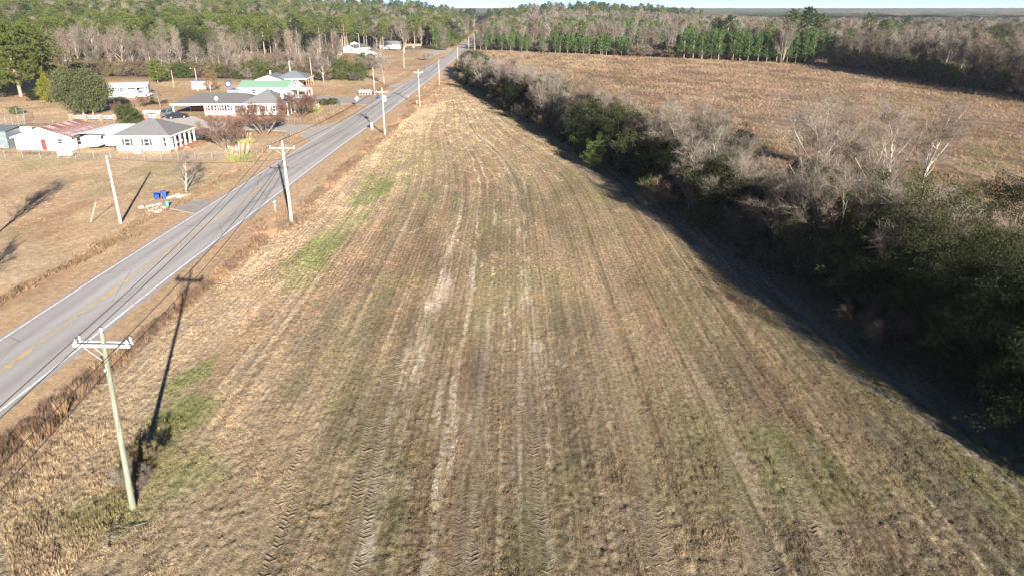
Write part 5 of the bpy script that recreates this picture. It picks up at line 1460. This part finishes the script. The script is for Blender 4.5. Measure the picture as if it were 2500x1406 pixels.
spans = [(back, P1, 'running off the lower left from the nearest pole'), (P1, P2, 'between the nearest and second poles'), (P2, P3, 'between the second pole and the transformer pole'), (P3, P4, 'from the transformer pole to the plain pole'), (P4, P5, 'from the plain pole to the hedgerow pole'), (P5, P6, 'past the hedgerow end')]
for a, b, txt in spans:
    for k in range(4): wire(a[k], b[k], .55 if k < 3 else .9, '%s wire %s' % (NM[k], txt), .023 if k < 3 else .026)
wire(P2[3], (LG[0][0], LG[0][1], 7.6), .5, 'service wire crossing the road to the guy pole', .018)
wire(P4[3], L1[3], .4, 'service wire crossing the road to the slim pole', .018)
gx0, gy0 = G(220, 545)
gw = empty('guy_wire', (gx0, gy0, 0), 0, 'guy wire with pale yellow guard beside the leaning pole', 'guy wire')
ox, oy = LG[1][0] - gx0, LG[1][1] - gy0
MB().tube([(0, 0, 0), (ox * .97, oy * .97, 7.2)], .014, 5).build('cable', galv, gw)
MB().tube([(ox * .02, oy * .02, .1), (ox * .33, oy * .33, 2.4)], .05, 8).build('guard', mat('pale yellow guard', (.62, .52, .25), .6, .06, 3), gw)

# ------------------------------------------------------------------ roadside things
bin_blue = mat('blue bin plastic', (.012, .06, .36), .4, .1, 3, spec=.5)
def bin_(x, y, rz, label, tipped=False):
    o = empty('wheeled_bin', (x, y, .05 if not tipped else .38), rz, label, 'bin')
    o.scale = (.85, .85, .85)
    if tipped: o.rotation_euler = (math.radians(-86), 0, rz)
    z0 = 0 if not tipped else -.1
    w = MB(); P = [(-.25, -.28, 0), (.25, -.28, 0), (.25, .25, 0), (-.25, .25, 0), (-.32, -.38, 1.0), (.32, -.38, 1.0), (.32, .36, 1.0), (-.32, .36, 1.0)]
    w.add(P, [(0, 3, 2, 1), (4, 5, 6, 7), (0, 1, 5, 4), (1, 2, 6, 5), (2, 3, 7, 6), (3, 0, 4, 7)]); b = w.build('body', bin_blue, o)
    b.modifiers.new('soft edges', 'BEVEL').width = .03
    w = MB(); w.prism([(-.42, 1.0), (.42, 1.0), (.42, 1.05), (.3, 1.12), (-.25, 1.12), (-.42, 1.05)], 'x', -.35, .35); w.build('lid', bin_blue, o)
    MB().tube([(-.25, .44, .98), (.25, .44, .98)], .025, 8).build('handle', bin_blue, o)
    for s in (-1, 1): MB().tube([(s * .24, .27, .12), (s * .32, .27, .12)], .12, 14).build('wheel', black_rub, o)
    return o
x, y = G(385, 488); bin_(x, y, math.radians(35), 'blue wheeled bin tipped over near the fan-shaped bare tree', True)
bin_(x + .62, y + .55, math.radians(120), 'blue wheeled bin standing against the tipped-over bin')
x, y = G(924, 242); bin_(x, y, math.radians(-60), 'blue wheeled bin at the roadside by the slatted stand'); 
x, y = G(1038, 168); bin_(x, y, math.radians(-70), 'small blue bin on the far verge')
def mailbox(base, label, big=False, rz=PI / 2, newsbox=False):
    o = empty('mailbox', (*base, 0), rz, label, 'mailbox', 'mailboxes')
    MB().box(-.06, .06, -.06, .06, 0, 1.05).build('post', pole_pale if not big else white_trim, o)
    w = MB(); pr = [(-.11, 0), (.11, 0)] + [(.11 * math.cos(a), .12 + .11 * math.sin(a)) for a in np.linspace(0, PI, 9)]
    if big: pr = [(u * 1.5, v * 1.5) for u, v in pr]
    w.prism(pr, 'x', -.28, .28); w.build('box', white_metal, o, (0, 0, 1.05))
    MB().box(-.30, -.28, -.09, .09, .02, .2).build('door', galv, o, (0, 0, 1.05))
    MB().box(-.1, .0, .115, .125, .14, .34).build('flag', maroon, o, (0, 0, 1.0))
    if newsbox:
        w = MB(); w.box(-.25, .3, .2, .5, .75, 1.05); w.build('paper_tube', dark_void, o)
        MB().box(.1, .35, -.2, .2, 0, .95).build('side_post', white_trim, o)
    return o
mailbox(G(673, 515), 'white mailbox on a thin post on the near verge')
mailbox(G(908, 316), 'white mailbox with dark newspaper box near the transformer pole', True, newsbox=True)
mailbox(G(999, 246), 'white mailbox near the plain utility pole', True)
mailbox(G(1018, 258), 'slim white marker mailbox by the ditch weeds')
x, y = G(873, 262); sg = empty('road_sign', (x, y, 0), .25, 'diamond road sign seen from its pale blank back', 'road sign')
MB().tube([(0, 0, 0), (0, 0, 2.6)], .035, 8).build('post', galv, sg)
w = MB(); w.prism([(0, 1.55), (.54, 2.09), (0, 2.63), (-.54, 2.09)], 'y', -.055, -.04); w.build('plate', mat('bare aluminium sheet', (.62, .62, .60), .4, .05, 3, metal=.4), sg)
x, y = G(411, 513); ns = empty('number_sign', (x, y, 0), .2, 'small upright green sign with white marks by the driveway', 'sign')
MB().tube([(0, 0, 0), (0, 0, 1.1)], .025, 6).build('post', galv, ns)
MB().box(-.17, .17, -.04, -.025, .45, 1.05).build('plate', mat('reflective sign green', (.02, .30, .14), .4, .05, 3), ns)
for k, z in enumerate((.55, .72, .88)): MB().box(-.05, .05, -.046, -.04, z, z + .10).build('white_mark', white_trim, ns)
x, y = G(905, 232); st = empty('planter_stand', (x - 3.4, y, 0), .05, 'low white slatted stand at the foot of the slim pole', 'stand')
MB().box(0, 3.6, 0, .8, .55, 1.25).build('box', white_trim, st)
for k in range(5): MB().box(-.06, .06, 0, .7, 0, .55).build('leg', white_trim, st, (.15 + k * .82, .05, 0))
for k in range(4): MB().box(.25 + k * .82, .82 + k * .82, -.02, 0, .68, 1.12).build('slat', white_metal, st)
x, y = G(161, 383); pt = empty('propane_tank', (x, y, 0), .05, 'long white propane tank lying inside the front fence', 'tank')
w = MB(); rr = .34; w.tube([(-1.3, 0, .52), (-1.26, 0, .52), (-1.15, 0, .52), (-.95, 0, .52), (.95, 0, .52), (1.15, 0, .52), (1.26, 0, .52), (1.3, 0, .52)], [.04, .16, .28, rr, rr, .28, .16, .04], 16); w.build('vessel', white_metal, pt, smooth=True)
MB().tube([(0, 0, .82), (0, 0, .98)], .12, 12).build('valve_cover', galv, pt)
for s in (-1, 1): MB().box(s * .7 - .06, s * .7 + .06, -.2, .2, 0, .26).build('foot', galv, pt)

# brick pillars with rails
PILL = [G(175, 293), G(211, 294), G(248, 294), G(283, 294), G(357, 291), G(390, 290)]
for k, (x, y) in enumerate(PILL):
    o = empty('brick_pillar', (x, y, 0), .0, '%s brick pillar from the left along the yard rail' % ordn(k), 'pillar', 'brick pillars of the yard rail')
    n = 12
    bm_ = MB(); bm_.box(-.19, -.008, -.19, -.0, 0, .075); 
    for c_ in range(12):
        z = c_ * .095
        w = MB()
        w.box(-.36, -.01, -.36, .36, z, z + .085).box(.01, .36, -.36, .36, z, z + .085) if c_ % 2 else w.box(-.36, .36, -.36, -.01, z, z + .085).box(-.36, .36, .01, .36, z, z + .085)
        w.build('brick_course', brick, o)
    MB().box(-.33, .33, -.33, .33, 0, 1.13).build('core', concrete, o)
    MB().box(-.42, .42, -.42, .42, 1.131, 1.22).build('cap', concrete, o)
for k in range(len(PILL) - 1):
    if k == 3: continue
    (xa, ya), (xb, yb) = PILL[k], PILL[k + 1]
    o = empty('yard_rail', ((xa + xb) / 2, (ya + yb) / 2, 0), 0, 'white rail between the %s and %s brick pillars' % (ordn(k), ordn(k + 1)), 'rail', 'rails between brick pillars')
    dx, dy = (xb - xa) / 2 * .86, (yb - ya) / 2 * .86
    for z in (.4, .85): MB().bar((-dx, -dy, z), (dx, dy, z), .06, .1).build('rail', white_trim, o)

# chain-link fences
def mesh_mat():
    m = bpy.data.materials.new('chain-link wire'); m.use_nodes = True
    n, l = nodes_of(m); b = n['Principled BSDF']; b.inputs['Base Color'].default_value = (.30, .30, .30, 1); b.inputs['Metallic'].default_value = .4; b.inputs['Roughness'].default_value = .5
    uv = n.new('ShaderNodeTexCoord'); 
    sx = n.new('ShaderNodeSeparateXYZ'); l.new(uv.outputs['UV'], sx.inputs[0])
    outs = []
    for op in ('ADD', 'SUBTRACT'):
        a = n.new('ShaderNodeMath'); a.operation = op; l.new(sx.outputs[0], a.inputs[0]); l.new(sx.outputs[1], a.inputs[1])
        f = n.new('ShaderNodeMath'); f.operation = 'PINGPONG'; f.inputs[1].default_value = .5; l.new(a.outputs[0], f.inputs[0])
        c_ = n.new('ShaderNodeMath'); c_.operation = 'LESS_THAN'; c_.inputs[1].default_value = .022; l.new(f.outputs[0], c_.inputs[0]); outs.append(c_.outputs[0])
    mx = n.new('ShaderNodeMath'); mx.operation = 'MAXIMUM'; l.new(outs[0], mx.inputs[0]); l.new(outs[1], mx.inputs[1])
    l.new(mx.outputs[0], b.inputs['Alpha'])
    return m
link_m = mesh_mat()
def fence(pts, H, label, sp=3.0, name='chain_link_fence'):
    P = [Vector((*p, 0)) for p in pts]; o = empty(name, P[0], 0, label, 'fence')
    O = P[0]; pm = MB().tube([(0, 0, 0), (0, 0, H)], .032, 6).mesh('post', galv)
    for a, b in zip(P[:-1], P[1:]):
        L = (b - a).length; n = max(1, round(L / sp)); d = b - a
        for k in range(n + (1 if b == P[-1] else 0)): obj('post', pm, o, (a - O) + d * (k / n))
        MB().tube([(a - O) + Vector((0, 0, H - .02)), (b - O) + Vector((0, 0, H - .02))], .024, 6).build('top_rail', galv, o)
        me = bpy.data.meshes.new('netting'); q0, q1 = a - O, b - O
        me.from_pydata([q0 + Vector((0, 0, .03)), q1 + Vector((0, 0, .03)), q1 + Vector((0, 0, H - .04)), q0 + Vector((0, 0, H - .04))], [], [(0, 1, 2, 3)])
        u = me.uv_layers.new(name='UVMap'); cell = .075
        for i, c_ in enumerate(((0, 0), (L / cell, 0), (L / cell, (H - .07) / cell), (0, (H - .07) / cell))): u.data[i].uv = c_
        me.materials.append(link_m); obj('netting', me, o)
fence([G(-30, 386), G(230, 390), G(560, 392)], 1.35, 'long chain-link fence along the front of the yards', 3.0)
fence([G(600, 400), G(655, 372), G(710, 338)], 1.3, 'chain-link fence along the road beside the pampas grass', 2.6)
fence([G(765, 300), G(800, 280), G(832, 262)], 1.3, 'chain-link fence along the road past the ranch driveway', 2.6)
fence([G(675, 303), G(705, 303), G(735, 304)], 1.3, 'short gate fence before the ranch house crape myrtle', 1.6)
fence([G(832, 262), G(830, 250), G(760, 246)], 1.2, 'chain-link fence end by the clipped hedge', 2.6)
fence([G(0, 306), G(32, 308), G(62, 304), G(60, 284), G(42, 283)], 1.9, 'dog kennel fence panels at the left edge', 1.6, 'kennel_fence')
fence([G(40, 314), G(130, 305), G(290, 306)], 1.1, 'low wire fence behind the rust-roofed workshop', 4.0)
# ------------------------------------------------------------------ ground cover
def tuft(seed, n, h, spread, wid, lean=.5, m=None):
    rng = np.random.default_rng(seed)
    a = rng.uniform(0, 6.28, n); r = spread * rng.uniform(0, 1, n) ** .6
    b = np.column_stack([r * np.cos(a), r * np.sin(a), np.full(n, -.02)])
    d = np.column_stack([np.cos(a), np.sin(a), np.zeros(n)]) * rng.uniform(.1, 1, (n, 1)) * lean + rng.normal(0, .15, (n, 3)) * [1, 1, 0] + [0, 0, 1]
    L = h * rng.uniform(.5, 1.15, (n, 1)); s = unit(np.cross(d, rng.normal(size=(n, 3)))) * wid
    V = np.stack([b - s, b + s, b + unit(d) * L], 1).reshape(-1, 3)
    return mesh_np('tuft', V, np.arange(n * 3).reshape(-1, 3), [m])
grass_i = leaf_mat('dry grass by patch', (.85, .82, .80), (1.45, 1.40, 1.35), .3, True)
straw_i = leaf_mat('straw by patch', (.75, .75, .72), (1.6, 1.55, 1.45), .3, True)
weed_i = leaf_mat('dead weeds by patch', (.6, .6, .6), (1.5, 1.45, 1.4), .15, True)
T_short = [tuft(300 + k, 14, .11, .14, .014, 1.0, grass_i) for k in range(4)]
T_mid = [tuft(310 + k, 16, .26, .12, .014, .7, grass_i) for k in range(3)]
T_sedge = [tuft(320 + k, 20, .75, .16, .022, .45, straw_i) for k in range(4)]
T_weed = [tuft(330 + k, 18, .7, .25, .02, .6, weed_i) for k in range(3)]
rng = np.random.default_rng(77)
def pick(n, ylo, yhi, xlo, xhi, power):
    y = ylo * (yhi / ylo) ** (rng.uniform(0, 1, n) ** power); return rng.uniform(0, 1, n), y

# stubble of the mown field
n = 290000
u = rng.uniform(0, 1, n); y = 17 + 233 * u ** 2.2
x = rng.uniform(-30, 34, n); x = np.where(rng.uniform(0, 1, n) < .7 * (y < 85), np.round((x - .19) / .38) * .38 + .19 + rng.normal(0, .06, n), x); ok = (x > brush_x(y)) & (x < hedge_x(y) + 2) & (np.abs(x) < y * .8 + 3)
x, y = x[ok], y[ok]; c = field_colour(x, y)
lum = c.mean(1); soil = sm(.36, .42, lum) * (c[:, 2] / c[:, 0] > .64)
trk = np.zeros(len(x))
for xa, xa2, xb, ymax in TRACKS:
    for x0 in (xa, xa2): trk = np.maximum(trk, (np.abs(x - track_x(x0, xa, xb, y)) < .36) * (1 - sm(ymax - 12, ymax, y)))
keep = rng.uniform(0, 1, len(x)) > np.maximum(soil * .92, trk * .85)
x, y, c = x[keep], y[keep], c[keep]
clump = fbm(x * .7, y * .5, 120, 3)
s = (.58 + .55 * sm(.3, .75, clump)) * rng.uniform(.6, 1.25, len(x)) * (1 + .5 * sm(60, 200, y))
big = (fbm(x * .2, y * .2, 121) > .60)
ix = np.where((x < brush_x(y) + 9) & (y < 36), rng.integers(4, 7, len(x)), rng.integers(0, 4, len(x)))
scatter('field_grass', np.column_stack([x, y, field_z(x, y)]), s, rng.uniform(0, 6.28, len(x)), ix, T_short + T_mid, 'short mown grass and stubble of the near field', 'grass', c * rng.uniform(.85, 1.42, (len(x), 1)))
# lawns and verges
n = 90000
y = 24 + 270 * rng.uniform(0, 1, n) ** 1.7; x = rng.uniform(-150, -24, n)
d = np.abs(x - road_x(y)); ok = (d > 3.9 + .2 * vnoise(y * .5, x * 0, 5)) & (x > -y * .8 - 4) & (x < brush_x(y) + .5)
x, y = x[ok], y[ok]; c = ground_colour(x, y)
scatter('lawn_grass', np.column_stack([x, y, terrain(x, y) - .03]), rng.uniform(.45, 1.0, len(x)), rng.uniform(0, 6.28, len(x)), rng.integers(0, 4, len(x)), T_short, 'short dormant grass of the lawns and verges', 'grass', c)
# broomsedge of the fallow field
n = 120000
y = 40 + 405 * rng.uniform(0, 1, n) ** 1.25; x = rng.uniform(-22, 146, n)
ok = fallow_in(x, y) & (np.abs(x) < y * .78 + 8); x, y = x[ok], y[ok]
c = fallow_colour(x, y); den = fbm(x * .22, y * .16, 130, 3); keep = rng.uniform(0, 1, len(x)) < sm(.28, .6, den) * .9 + .1
x, y, c = x[keep], y[keep], c[keep]
scatter('broomsedge', np.column_stack([x, y, np.full(len(x), .12)]), rng.uniform(.35, .9, len(x)) * (1 + .4 * sm(100, 350, y)), rng.uniform(0, 6.28, len(x)), rng.integers(0, 4, len(x)), T_sedge, 'brown broomsedge grass covering the fallow field', 'grass', c * np.array((1.0, 1.02, 1.05)))
# weeds of the ditch line beside the mown field
n = 15000
y = 17 + 240 * rng.uniform(0, 1, n) ** 1.5
wide = .22 + .30 * vnoise(y * .12, y * 0, 140) + 1.5 * np.exp(-((y - 79) / 5) ** 2) + 1.0 * np.exp(-((y - 137) / 9) ** 2) + 2.6 * sm(165, 215, y)
x = brush_x(y) + rng.normal(0, 1, n) * wide + .5 * (y > 160)
ok = (x > road_x(y) + 5.0) & (rng.uniform(0, 1, n) < .25 + .75 * sm(.3, .6, fbm(x * .35, y * .25, 141))); x, y = x[ok], y[ok]
c = lerp((.15, .102, .072), (.30, .21, .148), fbm(x * .5, y * .3, 142)); c = lerp(c, (.36, .24, .15), sm(.66, .72, vnoise(x * .3, y * .3, 143)))
scatter('ditch_weeds', np.column_stack([x, y, np.zeros(len(x))]), rng.uniform(.28, .85, len(x)), rng.uniform(0, 6.28, len(x)), rng.choice([0, 1, 2, 0, 1, 2, 3, 4], len(x)), T_weed + T_sedge, 'dry brown weeds along the ditch by the road', 'weeds', c)
# weeds of the ditch on the house side and the yard fence lines
P = []
for k in range(4500):
    yv = random.uniform(42, 160); P.append((float(road_x(yv)) - 8.1 + random.gauss(0, .38) + .5 * math.sin(yv * .3), yv))
for a, b, cnt, sd in [((345, 520), (420, 505), 500, .6), ((395, 476), (520, 462), 700, .6), ((245, 600), (310, 578), 350, .5), ((0, 372), (140, 376), 1200, .9), ((600, 400), (710, 338), 700, .5), ((765, 300), (832, 262), 500, .5), ((0, 262), (90, 258), 600, 1.6)]:
    A, B = G(*a), G(*b)
    for k in range(cnt):
        t = random.random(); P.append((A[0] + (B[0] - A[0]) * t + random.gauss(0, sd), A[1] + (B[1] - A[1]) * t + random.gauss(0, sd)))
P = np.array(P); keep = rng.uniform(0, 1, len(P)) < sm(.35, .6, fbm(P[:, 0] * .5, P[:, 1] * .25, 150)) + .1; P = P[keep]
c = lerp((.19, .135, .09), (.38, .275, .18), fbm(P[:, 0] * .6, P[:, 1] * .4, 151))
scatter('yard_weeds', np.column_stack([P, np.zeros(len(P))]), rng.uniform(.25, .65, len(P)), rng.uniform(0, 6.28, len(P)), rng.integers(0, 7, len(P)), T_weed + T_sedge, 'tan weeds along the yard ditch and fences', 'weeds', c)

# pampas grass clumps
blade_m = leaf_mat('pampas blades', (.30, .30, .10), (.50, .46, .20), .3)
plume_m = leaf_mat('pampas plumes', (.55, .45, .34), (.80, .70, .56), .3)
def pampas(px, py, h, r_, label, seed):
    g = np.random.default_rng(seed); x, y = G(px, py); o = empty('pampas_grass', (x, y, 0), 0, label, 'ornamental grass', 'pampas grass clumps')
    me = tuft(seed, 900, h * .62, r_ * .75, .02, 1.2, blade_m); obj('blades', me, o)
    for k in range(26):
        a = g.uniform(0, 6.28); rr_ = r_ * g.uniform(.1, .8); b = Vector((rr_ * math.cos(a), rr_ * math.sin(a), 0)); d = Vector((math.cos(a) * .25, math.sin(a) * .25, 1)).normalized()
        L = h * g.uniform(.7, 1.0); w = MB(); w.tube([b, b + d * L * .7, b + d * L * .8, b + d * L * .93, b + d * L], [.008, .008, .05, .045, .005], 5); w.build('plume', plume_m, o)
pampas(585, 394, 2.9, 1.9, 'largest pampas grass clump with plumes at the fence corner', 1)
pampas(600, 352, 2.3, 1.5, 'yellow-green pampas clump between the crape myrtles', 2)
pampas(771, 276, 2.4, 1.4, 'straw-coloured pampas clump by the ranch gate', 3)
pampas(520, 372 - 100, .9, .6, 'small straw grass clump before the ranch house', 4)
# tufts of tall orange broomsedge standing in the near ditch
sedge_m = leaf_mat('orange sedge', (.26, .165, .095), (.42, .285, .175), .3)
for k, (px, py, h_) in enumerate([(152, 1012, 1.2), (195, 960, 1.0), (440, 738, 1.0), (622, 605, 1.2), (240, 905, .9), (585, 632, 1.0), (85, 1085, 1.1), (690, 525, 1.1), (275, 870, .9), (120, 1060, .8)]):
    x, y = G(px, py); o = tag(obj('sedge_clump', tuft(700 + k, 130, h_, .28, .02, .35, sedge_m), None, (x, y, 0)), '%s orange sedge tuft of the roadside ditch, listed by size' % ordn(k), 'grass', 'orange sedge tufts in the ditch')
# fallen branch by the nearest pole
def fallen(px, py, s, label, seed, rz):
    (tv, tf), (cv, cf) = gen_bare(seed, 3.2 * s, .2, 5, (.5, .9), .5, twn=2, wid=.02, r0=.03 * s, sub=(3, 2))
    x, y = G(px, py); o = empty('fallen_branch', (x, y, .1), rz, label, 'branch'); o.rotation_euler = (math.radians(80), 0, rz)
    obj('limb', mesh_np('limb', tv, tf, [twig_grey]), o); obj('twigs', mesh_np('twigs', cv, cf, [twig_grey]), o)
fallen(345, 1282, .62, 'pale fallen branch in front of the nearest pole', 31, -.9)
fallen(270, 1305, .5, 'broken grey stick left of the fallen branch', 32, .6)
fallen(440, 474, .9, 'broken pale limb beside the fan-shaped tree', 33, 1.2)
# pale cut stones and litter lying on the lawn and field
stone_m = mat('pale sandy stone', (.44, .375, .295), .95, .2, 3, .4, 8)
def stone(px, py, s, label, cat='stone', name='stone', m=stone_m, seed=0, flat=.6):
    g = random.Random(seed); w = MB(); n = 7; P = []; 
    for z, r_ in ((0, 1), (.5 * flat, .95), (flat, .55)):
        for k in range(n):
            a = 2 * PI * k / n; q = r_ * g.uniform(.75, 1.15); P.append((s * q * math.cos(a), s * q * math.sin(a) * .8, s * z))
    w.add(P, [(k, (k + 1) % n, (k + 1) % n + n, k + n) for k in range(n)] + [(k + n, (k + 1) % n + n, (k + 1) % n + 2 * n, k + 2 * n) for k in range(n)] + [tuple(range(2 * n, 3 * n)), tuple(range(n - 1, -1, -1))])
    x, y = G(px, py); o = w.build(name, m, None, (x, y, -.03 + (float(field_z(x, y)) + .03 if x > brush_x(y) and x < 30 else 0)), g.uniform(0, 6)); return tag(o, label, cat)
sp = [(345, 507), (356, 512), (368, 515), (380, 510), (388, 500), (372, 503), (352, 517), (391, 515), (398, 508), (362, 506), (384, 518)]
for k, (px, py) in enumerate(sp): tag(stone(px, py, .42, '%s pale stone in the ring bed beside the driveway, from the left' % ordn(sorted(sp).index((px, py))), seed=k), group='stones of the ring bed')
sp = [(412, 484), (420, 482), (428, 480), (437, 482), (446, 479), (455, 478), (464, 477), (433, 477)]
for k, (px, py) in enumerate(sp): tag(stone(px, py, .40, '%s pale stone under the fan-shaped tree, from the left' % ordn(sorted(sp).index((px, py))), seed=40 + k), group='stones under the fan tree')
for k, (px, py, s_, t) in enumerate([(764, 1382, .16, 'pale clod at the bottom edge of the field'), (998, 1186, .28, 'pale flat patch of bare soil in the near field'), (1332, 884, .14, 'small pale stone in the mid field'), (1190, 386, .25, 'tiny pale stone far up the field'), (58, 451, .28, 'pale stump flush with the left lawn'), (318, 433, .28, 'pale stump on the lawn beyond the guy pole'), (742, 1384, .10, 'smaller clod beside the bottom edge clod')]):  # the flat soil-coloured piece in the near field is a bare patch, shaped like a stone
    stone(px, py, s_, t, 'stump' if 'stump' in t else 'stone', 'tree_stump' if 'stump' in t else 'stone', seed=60 + k, flat=.10, m=mat('dull earthy stone', (.36, .305, .24), .95, .15, 3, .4, 8))

# ------------------------------------------------------------------ air between here and the horizon
hz = MB().box(-9800, 9800, -1600, 12000, -6, 70).build('haze', None)
hm = bpy.data.materials.new('thin winter haze'); hm.use_nodes = True
nn, ll = nodes_of(hm); nn.remove(nn['Principled BSDF'])
pv = nn.new('ShaderNodeVolumePrincipled'); pv.inputs['Color'].default_value = (.80, .88, 1.0, 1); pv.inputs['Density'].default_value = .00007; pv.inputs['Anisotropy'].default_value = 0.0
ll.new(pv.outputs[0], nn['Material Output'].inputs['Volume'])
hz.data.materials.append(hm)
tag(hz, 'thin bluish haze over the far woods', 'haze', kind='stuff')
